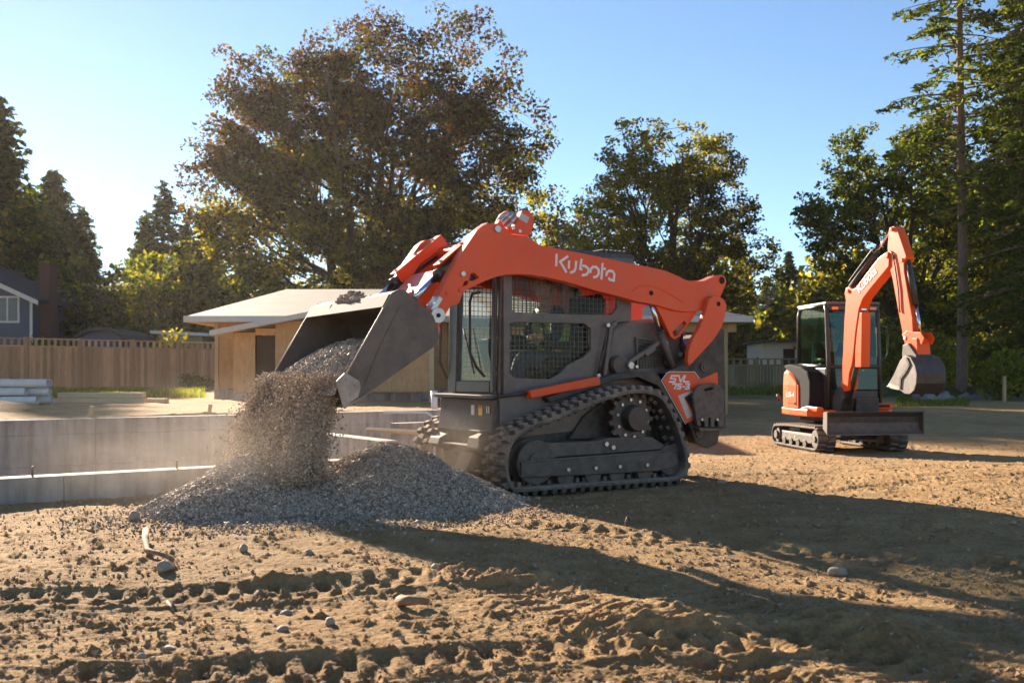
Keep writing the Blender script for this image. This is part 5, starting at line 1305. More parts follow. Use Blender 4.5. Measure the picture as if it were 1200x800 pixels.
# orange front skirt pieces
MB(E).prism([(.12, .425), (.52, .425), (.70, .39), (.80, .40), (.80, .46), (.45, .47)], -.715, -.60).build('side_skirt', M['orange2'], EX, .01)
MB(E).bx(.56, .80, .12, .56, .425, .52).build('front_skirt', M['orange2'], EX, .02)
MB(E).bx(.804, .808, .30, .50, .46, .50).build('decal', M['dark'], EX)
# model number on the hood
def text3(body, size, fr, x, y, z, parent, mat, ang_in=0, name='lettering', flip=1, shear=0, extrude=.0015):
    cu = bpy.data.curves.new('t', 'FONT'); cu.body = body; cu.size = size; cu.extrude = extrude; cu.align_x = 'CENTER'; cu.align_y = 'CENTER'; cu.shear = shear; cu.offset = size*.02
    o = bpy.data.objects.new('t', cu); col.objects.link(o); dg = bpy.context.evaluated_depsgraph_get()
    me = bpy.data.meshes.new_from_object(o.evaluated_get(dg)); bpy.data.objects.remove(o)
    m = MB(fr); ca, sa = math.cos(ang_in), math.sin(ang_in)
    m.add([(x+v.co.x*ca-v.co.y*sa, y-v.co.z*1.0, z+v.co.x*sa+v.co.y*ca) for v in me.vertices], [tuple(p.vertices) for p in me.polygons])
    return m.build(name, M[mat], parent, recalc=False)
text3('U35-4', .125, E, -.22, -.7175, .64, EX, 'white', shear=.2, name='model_lettering')
# cab: corner posts, roof, sills, glass
x0, x1, yL, yR, z0, z1 = -.50, .56, -.46, .46, .43, 2.10
pm = .055
def post(pts, nm='cab_post'): return MB(E).tube(pts, .034, 10).build(nm, M['black'], EX)
for y in (yL+.03, yR-.03):
    post([(x1+.06, y, z0), (x1+.04, y, 1.25), (x1-.02, y, 2.0), (x1-.06, y, 2.08)]); post([(x0, y, 1.0), (x0, y, 1.95), (x0+.06, y, 2.08)]); post([(x0, y, 1.13), (x1+.03, y, 1.10)], 'window_sill')
    post([(x0+.06, y, 2.08), (x1-.06, y, 2.08)], 'roof_rail')
for x in (x0, x1+.05): post([(x, yL+.03, 1.10), (x, yR-.03, 1.10)], 'window_sill')
MB(E).bx(x0-.01, x1+.02, yL-.005, yR+.005, 2.085, 2.14).build('cab_roof', M['cabgrey'], EX, .025, 3)
MB(E).bx(x1-.04, x1+.05, yL+.03, yR-.03, 2.00, 2.083).build('roof_header', M['black'], EX, .012)
MB(E).bx(x1+.035, x1+.075, yL+.03, yR-.03, .45, 1.07).build('front_panel', M['black'], EX, .01) if False else None
MB(E).bx(x0, x1, yL+.0, yL+.025, .45, 1.08).bx(x0, x1, yR-.025, yR, .45, 1.08).bx(x0, x0+.03, yL+.03, yR-.03, .45, 1.08).build('cab_panel', M['black'], EX, .006)
MB(E).bx(x1+.03, x1+.06, yL+.06, yR-.06, .45, .72).build('front_panel', M['black'], EX, .006)
MB(E).bx(x0, x1, yL+.03, yR-.03, .43, .45).build('cab_floor', M['black'], EX)
for y in (yL+.028, yR-.03): MB(E).prism([(x0+.02, 1.14), (x1+.02, 1.12), (x1-.02, 2.0), (x1-.08, 2.06), (x0+.08, 2.06), (x0+.02, 1.96)], y, y+.004).build('side_glass', M['glassg'], EX)
MB(E).prism([(x1+.062, .74), (x1+.066, .74), (x1+.044, 1.27), (x1-.016, 1.99), (x1-.020, 1.99), (x1+.040, 1.27)], yL+.07, yR-.07).build('windscreen', M['glassg'], EX)
MB(E).bx(x0-.004, x0, yL+.07, yR-.07, 1.14, 2.0).build('rear_glass', M['glassg'], EX)
# folding door edge and rail at the right side of the cab
MB(E).tube([(.50, .50, 1.75), (.54, .58, 1.73), (.56, .60, 1.6), (.56, .60, 1.30), (.54, .55, 1.22), (.5, .50, 1.2)], .013, 8).build('grab_rail', M['black'], EX)
for y in (-.34, .30):
    o = MB(E).bx(x1+.03, x1+.08, y-.07, y+.07, 1.99, 2.07).build('lamp_housing', M['black'], EX, .015)
    MB(E).bx(x1+.082, x1+.095, y-.055, y+.055, 2.005, 2.055).build('lamp_lens', M['amber'], o, .006)
# interior
MB(E).prism([(-.42, .80), (.02, .84), (.04, .94), (-.36, .94)], -.23, .23).prism([(-.46, .9), (-.36, .92), (-.40, 1.50), (-.48, 1.50)], -.22, .22).bx(-.35, 0, -.2, .2, .46, .8).build('seat', M['seatm'], EX, .03, 3)
for s in (-1, 1): MB(E).bx(-.25, .16, s*.33-.05, s*.33+.05, 1.02, 1.08).tube([(.12, s*.31, 1.08), (.15, s*.30, 1.24)], .02, 8).build('control_console', M['black'], EX, .01)
# swing bracket
MB(E).bx(.58, .86, -.10, .30, .30, .62).build('swing_mount', M['blacklow'], EX, .03)
MB(B).prism([(-.10, .34), (.16, .36), (.24, .60), (.20, .78), (.08, .80), (-.06, .62)], -.11, .11).tube([(.0, 0, .28), (0, 0, .72)], .09, 20).build('swing_bracket', M['blacklow'], EX, .02)
# boom side outline (near face), two widths
W = .085
BL = lambda pts, c=-W: B.L(pts, c)
boom = BL([(989, 459), (984.5, 451), (985.5, 440), (988, 410), (988.5, 380), (991, 352), (989.5, 344), (991, 337), (995, 336), (999, 339), (1003, 337), (1014, 322), (1029, 302.5), (1036, 297), (1040.5, 295), (1043.5, 300), (1043.5, 310), (1038, 322),
            (1026, 341), (1018, 354), (1013.5, 361), (1010, 377), (1007, 410), (1005, 426), (1000, 431), (995, 438), (994, 450), (993, 457)])
boom = B.L([(989, 459), (985, 452), (986, 440), (988, 410), (989, 380), (991, 352), (989.5, 344), (991, 337), (995, 336), (999, 339), (1003, 337), (1014, 322), (1029, 302.5), (1036, 297), (1040.5, 295), (1042, 300), (1041.5, 312), (1035, 320),
            (1020, 338), (1011, 350), (1006.5, 362), (1003, 385), (1000, 415), (998, 428), (995, 438), (994, 450), (993, 457)], -W)
MB(B).prism(boom, -W, W).build('boom', M['orange2'], EX, .012, 3)
for (px, py), r_ in (((989.5, 453), .03), ((1040, 299), .035), ((994, 341), .028)):
    c = B.bp(px, py, -W); MB(B).cy(c, r_, -W-.02, W+.02, 18).build('pin', M['orange2'], EX, .004)
# boom lift cylinder in front with its orange guard
c0, c1, c2 = B.bp(1010, 366, 0), B.bp(1006, 430, 0), B.bp(999, 470, 0)
MB(B).tube([(c0[0]+.02, 0, c0[1]), (c1[0]+.0, 0, c1[1])], .035, 14).build('cylinder_rod', M['chrome'], EX)
MB(B).tube([(c0[0]*.2+c1[0]*.8, 0, c0[1]*.2+c1[1]*.8), (.20, 0, .52)], .045, 16).build('lift_cylinder', M['blacklow'], EX)
g = B.L([(1004, 367), (1011, 366), (1010, 430), (1003, 430)], -.06)
dx = g[1][0]-g[0][0]
MB(B).prism(g, -.075, -.062).prism([(g[1][0]-.012, g[1][1]), g[1], g[2], (g[2][0]-.012, g[2][1])], -.0615, .0615).prism(g, .062, .075).build('cylinder_guard', M['orange2'], EX, .004)
wl = B.bp(1007, 361, 0)
o = MB(B).bx(wl[0]+.02, wl[0]+.12, -.06, .06, wl[1]-.06, wl[1]+.06).build('work_light', M['black'], EX, .015); MB(B).bx(wl[0]+.1205, wl[0]+.13, -.045, .045, wl[1]-.045, wl[1]+.045).build('lens', M['lens'], o, .008)
# arm cylinder above the boom
a0, a1, a2 = B.bp(997, 336, 0), B.bp(1025, 299, 0), B.bp(1043, 271, 0)
MB(B).tube([(a0[0], 0, a0[1]), (a1[0], 0, a1[1])], .038, 16).build('arm_cylinder', M['black'], EX)
MB(B).tube([(a1[0], 0, a1[1]), (a2[0], 0, a2[1])], .020, 12).build('arm_cylinder_rod', M['chrome'], EX)
MB(B).tube([(a0[0]+.05, -.06, a0[1]+.08), (a1[0], -.05, a1[1]+.07), (a1[0]+.2, -.06, a1[1]+.10)], .012, 8).build('hydraulic_hose', M['hose'], EX)
# dipper arm
w2 = .065
dip = B.L([(1041.5, 270), (1043, 266), (1047, 265), (1051, 268), (1058, 288), (1062, 300), (1059, 309), (1059.5, 318), (1064, 345), (1069, 372), (1070, 392), (1064, 400), (1059, 398), (1054, 372), (1046, 328), (1040.5, 306), (1040, 290)], -w2)
MB(B).prism(dip, -w2, w2).build('dipper_arm', M['orange2'], EX, .010, 3)
for (px, py), r_ in (((1045.5, 268.5), .03), ((1058, 305), .03), ((1062, 396), .03), ((1041, 300), .035)):
    c = B.bp(px, py, -w2); MB(B).cy(c, r_, -w2-.03, w2+.03, 16).build('pin', M['orange2'] if py < 390 else M['pin'], EX, .004)
hz_ = [B.bp(x, y, -w2) for x, y in ((1043, 294), (1047, 297), (1050, 312), (1054, 340), (1055, 362), (1056, 366))]
MB(B).tube([(p_[0], -w2-.015, p_[1]) for p_ in hz_], .010, 8).build('hydraulic_hose', M['hose'], EX)
# bucket cylinder in front of the dipper
b0, b1, b2 = B.bp(1061, 303, 0), B.bp(1071, 357, 0), B.bp(1077, 392, 0)
MB(B).tube([(b0[0]+.04, 0, b0[1]), (b1[0]+.05, 0, b1[1])], .045, 16).build('bucket_cylinder', M['black'], EX)
MB(B).tube([(b1[0]+.05, 0, b1[1]), (b2[0]+.04, 0, b2[1])], .022, 12).build('bucket_cylinder_rod', M['chrome'], EX)
# linkage and bucket
lk = B.L([(1058, 392), (1064, 387), (1072, 389), (1080, 389), (1084, 396), (1081, 404), (1077, 400), (1070, 400), (1068, 408), (1062, 404)], -.07)
MB(B).prism(lk, -.085, -.067).prism(lk, .067, .085).build('linkage', M['orange2'], EX, .006)
lk2 = B.L([(1076, 396), (1082, 396), (1083, 415), (1079, 421), (1075, 418)], 0)
MB(B).prism(lk2, -.10, .10).build('bucket_link', M['orange2'], EX, .01)
MB(B).prism(B.L([(1060, 404), (1066, 402), (1076, 416), (1076, 428), (1062, 428), (1059, 416)], -.1), -.13, .13).build('quick_hitch', M['blacklow'], EX, .01)
wb = .23
bs = [(1060, 416), (1054, 424), (1047, 440), (1040, 452), (1043, 454), (1053, 455.5), (1060, 461), (1066, 461.5), (1071, 457), (1073.5, 449), (1074, 438), (1072, 428), (1067, 419)]
pts = B.L(bs, -wb)
for s in (-1, 1): MB(B).prism(pts, *sorted((s*wb, s*(wb-.012)))).build('bucket_side', M['steel'] if s > 0 else basic('worn_bucket_side', (.24, .21, .185), (.15, .13, .115), .45, .4, 6, .1, .003), EX, .002)
bm_, _ = None, None
sp = B.L([(1053, 455.5), (1060, 461), (1066, 461.5), (1071, 457), (1073.5, 449), (1074, 438), (1072, 428), (1067, 419), (1061, 416)], -wb)
V2 = [Vector(p) for p in sp]; cen = sum(V2, Vector((0, 0)))/len(V2); m = MB(B)
poly = [tuple(p) for p in V2]+[tuple(p+(cen-p).normalized()*.014) for p in reversed(V2)]
m.prism(poly, -wb+.013, wb-.013); m.build('bucket_shell', M['black'], EX)
MB(B).ribbon(B.L([(1063, 420), (1066, 427), (1062, 435), (1056, 443), (1055, 455)], -wb), .035, -wb-.014, -wb-.001).build('bucket_wear_strip', M['blacklow'], EX)
MB(B).prism(B.L([(1040, 452), (1043, 449), (1055, 454), (1054, 457), (1044, 455)], -wb), -wb-.002, wb+.002).build('bucket_lip', M['edge'], EX, .003)
for k in range(4):
    y = -wb+.04+k*(2*wb-.08)/3; q = B.bp(1041, 452.5, -wb)
    MB(B).prism([(q[0]+.05, q[1]-.01), (q[0]+.05, q[1]+.03), (q[0]-.09, q[1]-.005)], y-.02, y+.02).build('bucket_tooth', M['edge'], EX, .003)
for z_ in (.93, .86): MB(B).bx(2.005, 2.03, -wb+.01, wb-.01, z_, z_+.03).build('bucket_rib', M['steel'], EX, .004) if False else None
# brand lettering on the boom
def mpb(x, y):
    u = (x-544)/(999-544); v = (y-388)/(594-388)
    # letter baseline climbs along the boom; undo the slope that the loader's own lettering has
    t = (v-.587*u)*1.93
    bx0, by0 = 1004.5, 333.5; ux, uy = 16.5, -18.5; vx, vy = 5.0, 4.2
    return (bx0+ux*u+vx*t*1.35, by0+uy*u+vy*t*1.35+1.0)
q0, q1 = B.bp(1006.5, 339, -W), B.bp(1025.5, 317, -W)
text3('Kubota', .185, B, (q0[0]+q1[0])/2, -W-.004, (q0[1]+q1[1])/2, EX, 'white', ang_in=math.atan2(q1[1]-q0[1], q1[0]-q0[0]), name='brand_lettering')

# ------------------------------------------------------------------ operators
def operator(label, fr, x, y, z, outfit, cap, lean=.0, group=None):
    """seated adult: one skinned body, clothing and hair as children; z = hip height"""
    J = {'pel': (0, 0, 0, .125), 'bel': (-.01, 0, .16, .125), 'che': (.01+lean*.5, 0, .36, .145), 'nek': (.03+lean, 0, .52, .062), 'hea0': (.05+lean, 0, .60, .06),
         'shL': (.01+lean*.8, .17, .45, .07), 'elL': (.10+lean, .25, .20, .05), 'wrL': (.30, .28, .22, .030), 'shR': (.01+lean*.8, -.17, .45, .07), 'elR': (.10+lean, -.25, .20, .05), 'wrR': (.30, -.28, .22, .030),
         'hiL': (.02, .10, -.01, .095), 'knL': (.42, .13, .04, .070), 'anL': (.50, .13, -.36, .045), 'toL': (.64, .14, -.42, .035),
         'hiR': (.02, -.10, -.01, .095), 'knR': (.42, -.13, .04, .070), 'anR': (.50, -.13, -.36, .045), 'toR': (.64, -.14, -.42, .035)}
    Ed = [('pel', 'bel'), ('bel', 'che'), ('che', 'nek'), ('nek', 'hea0'), ('che', 'shL'), ('shL', 'elL'), ('elL', 'wrL'), ('che', 'shR'), ('shR', 'elR'), ('elR', 'wrR'),
          ('pel', 'hiL'), ('hiL', 'knL'), ('knL', 'anL'), ('anL', 'toL'), ('pel', 'hiR'), ('hiR', 'knR'), ('knR', 'anR'), ('anR', 'toR')]
    def skin(names, edges, grow=0, extra=None):
        J2 = {k: J[k] for k in names}; ed = list(edges)
        if extra:
            J2.update(extra[0]); ed += extra[1]
        keys = list(J2); me = bpy.data.meshes.new('sk'); me.from_pydata([J2[k][:3] for k in keys], [(keys.index(a), keys.index(b)) for a, b in ed], [])
        o = bpy.data.objects.new('sk', me); col.objects.link(o)
        md = o.modifiers.new('s', 'SKIN'); sub = o.modifiers.new('u', 'SUBSURF'); sub.levels = 2; sub.render_levels = 2
        for i, k in enumerate(keys):
            r_ = J2[k][3]+grow; me.skin_vertices[0].data[i].radius = (r_, r_)
        me.skin_vertices[0].data[0].use_root = True
        dg = bpy.context.evaluated_depsgraph_get(); out = bpy.data.meshes.new_from_object(o.evaluated_get(dg)); bpy.data.objects.remove(o)
        return out
    # hands: palm and five fingers curled round the levers
    xt = {}; xe = []
    for s, w in ((1, 'wrL'), (-1, 'wrR')):
        bx_, by_, bz_ = J[w][:3]; pk = 'pa'+w; xt[pk] = (bx_+.06, by_, bz_, .028); xe.append((w, pk))
        for f in range(4):
            oy = (f-1.5)*.02; a = f'{w}f{f}a'; b = f'{w}f{f}b'; c = f'{w}f{f}c'; ln = (.034, .040, .038, .030)[f]
            xt[a] = (bx_+.09, by_+oy*.9, bz_+.012, .0095); xt[b] = (bx_+.09+ln, by_+oy, bz_+.002, .0085); xt[c] = (bx_+.09+ln*.8, by_+oy, bz_-.03, .0075); xe += [(pk, a), (a, b), (b, c)]
        a = w+'ta'; b = w+'tb'; xt[a] = (bx_+.05, by_-s*.032, bz_+.005, .0105); xt[b] = (bx_+.085, by_-s*.045, bz_-.012, .009); xe += [(pk, a), (a, b)]
    body = skin(J, Ed, 0, (xt, xe))
    # head with brow, nose, chin and ears, merged into the body mesh
    bm = bmesh.new(); bm.from_mesh(body)
    hb = bmesh.new(); bmesh.ops.create_uvsphere(hb, u_segments=28, v_segments=20, radius=1)
    hx, hy, hz_ = .06+lean, 0, .70
    for v in hb.verts:
        c = v.co.copy(); X, Y, Z = c.x*.098, c.y*.077, c.z*.118
        if Z < -.03: X += .012*(1 if c.x > 0 else -.5)*min(1, (-Z-.03)/.06); Y *= 1-.28*min(1, (-Z-.03)/.08)
        if c.x > .75: X += .026*math.exp(-((Y/.011)**2)-(((Z+.012)/.022)**2))-.010*(math.exp(-(((abs(Y)-.03)/.014)**2)-(((Z-.014)/.012)**2)))+.005*math.exp(-((Y/.022)**2)-(((Z+.055)/.008)**2))
        if abs(c.y) > .93 and abs(Z) < .03: Y *= 1.18
        v.co = (hx+X, hy+Y, hz_+Z)
    tmp = bpy.data.meshes.new('h'); hb.to_mesh(tmp); hb.free(); bm.from_mesh(tmp)
    for f in bm.faces: f.smooth = True
    bm.to_mesh(body); bm.free()
    loc = fr.w(x, y, z)
    r = link('person', body, M['skin'], None, loc, fr.ang); tag(r, label, 'person', group)
    def cloth(nm, names, edges, grow, mt):
        me = skin(names, edges, grow)
        for p_ in me.polygons: p_.use_smooth = True
        o = link(nm, me, M[mt], r); return o
    arms = ['shL', 'elL', 'wrL', 'shR', 'elR', 'wrR']
    tn = ['pel', 'bel', 'che', 'shL', 'elL', 'wrL', 'shR', 'elR', 'wrR']
    cloth('shirt', tn, [e for e in Ed if e[0] in tn and e[1] in tn], .012, outfit[0])
    if outfit[1]:
        vn = ['pel', 'bel', 'che', 'shL', 'shR']; cloth('vest', vn, [e for e in Ed if e[0] in vn and e[1] in vn], .026, outfit[1])
    ln = ['pel', 'hiL', 'knL', 'anL', 'hiR', 'knR', 'anR']; cloth('trousers', ln, [e for e in Ed if e[0] in ln and e[1] in ln], .014, 'denim')
    for s in (1, -1):
        k = 'anL' if s > 0 else 'anR'; t = 'toL' if s > 0 else 'toR'; cloth('boot', [k, t], [(k, t)], .018, 'hair')
    # hair / cap shell
    def shell_(nm, z_from, kx, grow, mt, brim=False):
        hb = bmesh.new(); bmesh.ops.create_uvsphere(hb, u_segments=24, v_segments=16, radius=1)
        bmesh.ops.delete(hb, geom=[v for v in hb.verts if v.co.z < z_from+kx*v.co.x], context='VERTS')
        for v in hb.verts: v.co = (hx+v.co.x*(.098+grow), v.co.y*(.077+grow), hz_+v.co.z*(.118+grow))
        if brim:
            g_ = bmesh.ops.create_cube(hb, size=1)['verts']
            for v in g_: v.co = (hx+.135+v.co.x*.09, v.co.y*.13, hz_+.042+v.co.z*.008-v.co.x*.02)
        me = bpy.data.meshes.new(nm); hb.to_mesh(me); hb.free()
        for p_ in me.polygons: p_.use_smooth = True
        o = link(nm, me, M[mt], r)
        so = o.modifiers.new('t', 'SOLIDIFY'); so.thickness = .004
    shell_('hair', -.2, .9, .006, 'hair')
    if cap: shell_('cap', .28, .0, .012, cap, True)
    eb = MB()
    for s in (1, -1):
        bmx = bmesh.new(); bmesh.ops.create_uvsphere(bmx, u_segments=10, v_segments=8, radius=.011)
        me = bpy.data.meshes.new('eye'); bmx.transform(Matrix.Translation((hx+.078, s*.03, hz_+.012))); bmx.to_mesh(me); bmx.free(); link('eye', me, M['dark'], r)
    return r
operator('seated operator in bright green vest inside the caged cab of the track loader', S, -.03, 0, 1.10, ('navy', 'vest'), None, .03)
operator('seated operator in dark jacket and cap behind the excavator windscreen', E, -.20, -.06, 1.0, ('navy', None), 'navy', .05)
# ------------------------------------------------------------------ gravel
ICO = None
def stones(name, pts, size, seed, mat='stone', flat=.75, label=None, cat=None, kind='stuff', extra=None):
    rng = np.random.default_rng(seed); pts = np.asarray(pts); n = len(pts)
    base = np.array([(1, 0, 0), (-1, 0, 0), (0, 1, 0), (0, -1, 0), (0, 0, 1), (0, 0, -1)], float)
    F8 = np.array([(0, 2, 4), (2, 1, 4), (1, 3, 4), (3, 0, 4), (2, 0, 5), (1, 2, 5), (3, 1, 5), (0, 3, 5)])
    q = rng.normal(size=(n, 4)); q /= np.linalg.norm(q, axis=1, keepdims=True); w, x, y, z = q.T
    Rm = np.stack([1-2*(y*y+z*z), 2*(x*y-z*w), 2*(x*z+y*w), 2*(x*y+z*w), 1-2*(x*x+z*z), 2*(y*z-x*w), 2*(x*z-y*w), 2*(y*z+x*w), 1-2*(x*x+y*y)], -1).reshape(n, 3, 3)
    s = size*rng.lognormal(0, .35, (n, 1, 1)) if np.isscalar(size) else np.asarray(size)[:, None, None]
    v = base[None]*rng.uniform(.6, 1.15, (n, 6, 1))*np.array([1, .85, flat])[None, None]
    V = (np.einsum('nij,nkj->nki', Rm, v*s)+pts[:, None]).reshape(-1, 3)
    Fc = (F8[None]+(np.arange(n)*6)[:, None, None]).reshape(-1, 3)
    o = link(name, mesh_np(name, V, Fc), M[mat]); tag(o, label, cat, kind=kind); return o

def pile_h(X, Y):
    def cone(cx, cy, h, rx, ry, ang, p=1.0):
        c, s_ = math.cos(ang), math.sin(ang); u = ((X-cx)*c+(Y-cy)*s_)/rx; v = (-(X-cx)*s_+(Y-cy)*c)/ry
        r = np.sqrt(u*u+v*v+.012); return h*(1.05-r**p)
    a = cone(-2.02, 7.7, .45, .84, 1.15, 0, .95); b = cone(-.98, 7.95, .52, 1.02, 1.1, -.10, .95); c = cone(-.52, 7.8, .27, .72, .65, -.1, .95)
    k = .05
    m = np.maximum(np.maximum(a, b), c); sm = m+k*np.log(np.exp((a-m)/k)+np.exp((b-m)/k)+np.exp((c-m)/k))
    return sm-.05+(fbm(X*3.2, Y*3.2, 4, 61)-.5)*.10+(fbm(X*11, Y*11, 3, 62)-.5)*.03
def make_pile():
    n = 190; xs = np.linspace(-3.3, .9, n); ys = np.linspace(5.9, 9.3, n); X, Y = np.meshgrid(xs, ys); Z = pile_h(X, Y)
    Z = np.maximum(Z, -.08)
    V = np.stack([X, Y, Z], -1).reshape(-1, 3); i = np.arange(n-1)[:, None]*n+np.arange(n-1)[None, :]
    Fc = np.stack([i, i+1, i+n+1, i+n], -1).reshape(-1, 4)
    o = link('gravel_pile', mesh_np('gravel_pile', V, Fc, True), M['gravelbase']); tag(o, kind='stuff')
    rng = np.random.default_rng(8); P_ = []
    x = rng.uniform(-3.1, .5, 190000); y = rng.uniform(5.9, 9.2, 190000); z = pile_h(x, y); keep = (z > -.03)
    # only the camera-side and top slopes need a full cover; thin the back
    keep &= rng.random(len(x)) < np.where(y < 8.4, .80, .45)
    p = np.stack([x, y, z+.004], -1)[keep]
    stones('gravel', p, .0092, 9)
    # spill at the foot of the pile
    x = rng.normal(-1.3, 1.0, 7000); y = rng.normal(6.9, .55, 7000); zz = terrain(x, y, True)
    k = (pile_h(x, y) > -.22-rng.exponential(.05, len(x))) & (pile_h(x, y) < .02)
    stones('gravel_spill', np.stack([x, y, zz+.004], -1)[k], .0085, 10)
make_pile()
def make_fall():
    rng = np.random.default_rng(12); n = 125000
    lipx, lipz = 2.36, .93
    y = rng.uniform(-.84, .74, n); t = rng.random(n)
    y = y*(1-.05*t)
    thick = rng.normal(0, 1, n)
    # each grain leaves the lip forward and falls; curtain breaks into strands lower down
    x0 = 2.34+rng.uniform(-.06, .10, n); z0 = .86+rng.uniform(-.05, .16, n)*(1-t*.5)
    drop = t*.66
    thick = np.where(rng.random(n) < .07, thick*2.6, thick)
    x = x0+.24*t**.6+thick*(.035+.03*t); z = z0-drop
    st = np.sin(y*19+1.3)+np.sin(y*43+t*2)*.7
    keep = (rng.random(n) < .98-.25*t*(st < -.2))
    wob = (fbm(y*4+3, t*3, 3, 5)-.5)*.10+.035*np.sin(y*23+2*np.sin(y*7))*(.3+t)
    x = x+wob
    w = np.array([S.w(a, b, c) for a, b, c in zip(x, y, z)])
    ph = pile_h(w[:, 0], w[:, 1]); keep &= w[:, 2] > ph-.01
    stones('falling_gravel', w[keep], .0082, 13, 'stone_lit_tint')
    # denser heart of the stream
    m = MB(S); ny, nt = 60, 26; vs = []
    for side in (0, 1):
        for i in range(ny):
            for j in range(nt):
                yy = -.80+1.50*i/(ny-1); tt = j/(nt-1)
                nn = float((fbm(np.array([yy*4+3]), np.array([tt*3.]), 3, 5)[0]-.5)*.16+(fbm(np.array([yy*14.]), np.array([tt*6.]), 2, 15)[0]-.5)*.06)
                tp = .045*(1-tt*.6)*min(1, i/3, (ny-1-i)/3)
                vs.append((2.33+.02+.18*tt**.5+nn+(tp if side else -tp), yy,   .86-.62*tt))
    fs = []; o = ny*nt
    for i in range(ny-1):
        for j in range(nt-1):
            a = i*nt+j; fs.append((a, a+1, a+nt+1, a+nt)); fs.append((o+a, o+a+nt, o+a+nt+1, o+a+1))
    m.add(vs, fs, True); tag(m.build('falling_gravel', M['gravelbase'], recalc=False), kind='stuff')
    # load still in the bucket: heap resting on the floor plate and sliding over the lip
    f0 = np.array(S.bp(406, 470, .86)); f1 = np.array(S.bp(508, 405, .86)); d = f1-f0; L = np.linalg.norm(d); d /= L; q = np.array([-d[1], d[0]]); q = q if q[1] > 0 else -q
    def load(y, u):
        hgt = .10+.13*np.sin(np.clip((y+1.1)/2.2, 0, 1)*math.pi)**1.2
        prof = np.interp(u, [-.10, 0, .25, .45, .75, 1.0], [.55, .72, 1.0, 1.05, .85, .3])
        return hgt*prof+(fbm(y*5+9, u*6, 3, 71)-.5)*.05
    n1, n2 = 50, 30; vs = []
    for i in range(n1):
        for j in range(n2):
            yy = -.84+1.68*i/(n1-1); u = -.06+1.0*j/(n2-1); hh = float(load(np.array([yy]), np.array([u]))[0]); p_ = f0+d*u*L+q*hh; vs.append((p_[0], yy, p_[1]))
    m = MB(S); m.add(vs, [(i*n2+j, i*n2+j+1, (i+1)*n2+j+1, (i+1)*n2+j) for i in range(n1-1) for j in range(n2-1)], True)
    tag(m.build('bucket_load', M['gravelbase'], recalc=False), kind='stuff')
    n = 26000; y = rng.uniform(-.84, .84, n); u = rng.uniform(-.10, .80, n); hh = load(y, u)
    p_ = f0[None]+d[None]*(u*L)[:, None]+q[None]*(hh-.0)[:, None]
    stones('gravel', np.array([S.w(a, b, c) for a, b, c in zip(p_[:, 0], y, p_[:, 1])]), .0095, 14)
    # dusty lumps caught on the bucket's top edge
    n = 900; y = rng.normal(-.02, .16, n); tt = rng.random(n); a = np.array(S.bp(462, 342, .86)); 
    hgt = np.clip(.07*(1-((y+.02)/.34)**2), 0, 1)*rng.random(n)
    w = np.array([S.w(a[0]+.045*k-.01, b, a[1]-.05*k+c) for k, b, c in zip(tt, y, hgt)])
    stones('gravel_clump', w, .014, 15)
make_fall()
def ground_bits():
    rng = np.random.default_rng(21); n = 5200
    Y = 2.4*np.exp(rng.random(n)*math.log(24/2.4)); X = rng.uniform(-1, 1, n)*(Y*.56+.3)
    nn = A_N[0]*X+A_N[1]*Y; k = (nn < 8.3) | (X > 2.5)
    X, Y = X[k], Y[k]; Z = terrain(X, Y, True)
    s = .006*rng.lognormal(0, .55, len(X)); s = np.clip(s, .003, .03)
    stones('pebbles', np.stack([X, Y, Z+s*.3], -1), s, 22, 'pebble', .6)
    # clods of soil
    n = 26000; Y = 2.4*np.exp(rng.random(n)*math.log(14/2.4)); X = rng.uniform(-1, 1, n)*(Y*.56+.3)
    nn = A_N[0]*X+A_N[1]*Y; dens = fbm(X*1.4, Y*1.4, 3, 11); k = ((nn < 8.3) | (X > 2.5)) & (dens > .43)
    X, Y = X[k], Y[k]; Z = terrain(X, Y, True); s = np.clip(.0055*rng.lognormal(0, .6, len(X)), .0025, .022)
    stones('soil_clods', np.stack([X, Y, Z+s*.2], -1), s, 23, 'pebble2', .8)
M['pebble2'] = island_mat('soil_clod', [(0, (.21, .135, .075)), (.5, (.32, .215, .125)), (1, (.43, .31, .19))], .95)
ground_bits()
def rock(px, py, w, lab, seed, hh=.55):
    Y = H*F/(py-YH); X = (px-600)/F*Y; s = w*Y/F/2
    bm = bmesh.new(); bmesh.ops.create_icosphere(bm, subdivisions=3, radius=1); rg = random.Random(seed)
    ax = [(Vector((rg.uniform(-1, 1), rg.uniform(-1, 1), rg.uniform(-1, 1))).normalized(), rg.uniform(.6, .9)) for _ in range(9)]
    for v in bm.verts:
        for a, d in ax:
            e = v.co.dot(a)-d
            if e > 0: v.co -= a*e*.8
        v.co = Vector((v.co.x*s, v.co.y*s*.8, v.co.z*s*hh*1.15))
    me = bpy.data.meshes.new('rock'); bm.to_mesh(me); bm.free()
    for p_ in me.polygons: p_.use_smooth = True
    z = float(terrain(X, Y, True)); o = link('rock', me, M['rock'], None, (X, Y, z+s*hh*.55), rg.uniform(0, 3)); tag(o, lab, 'rock')
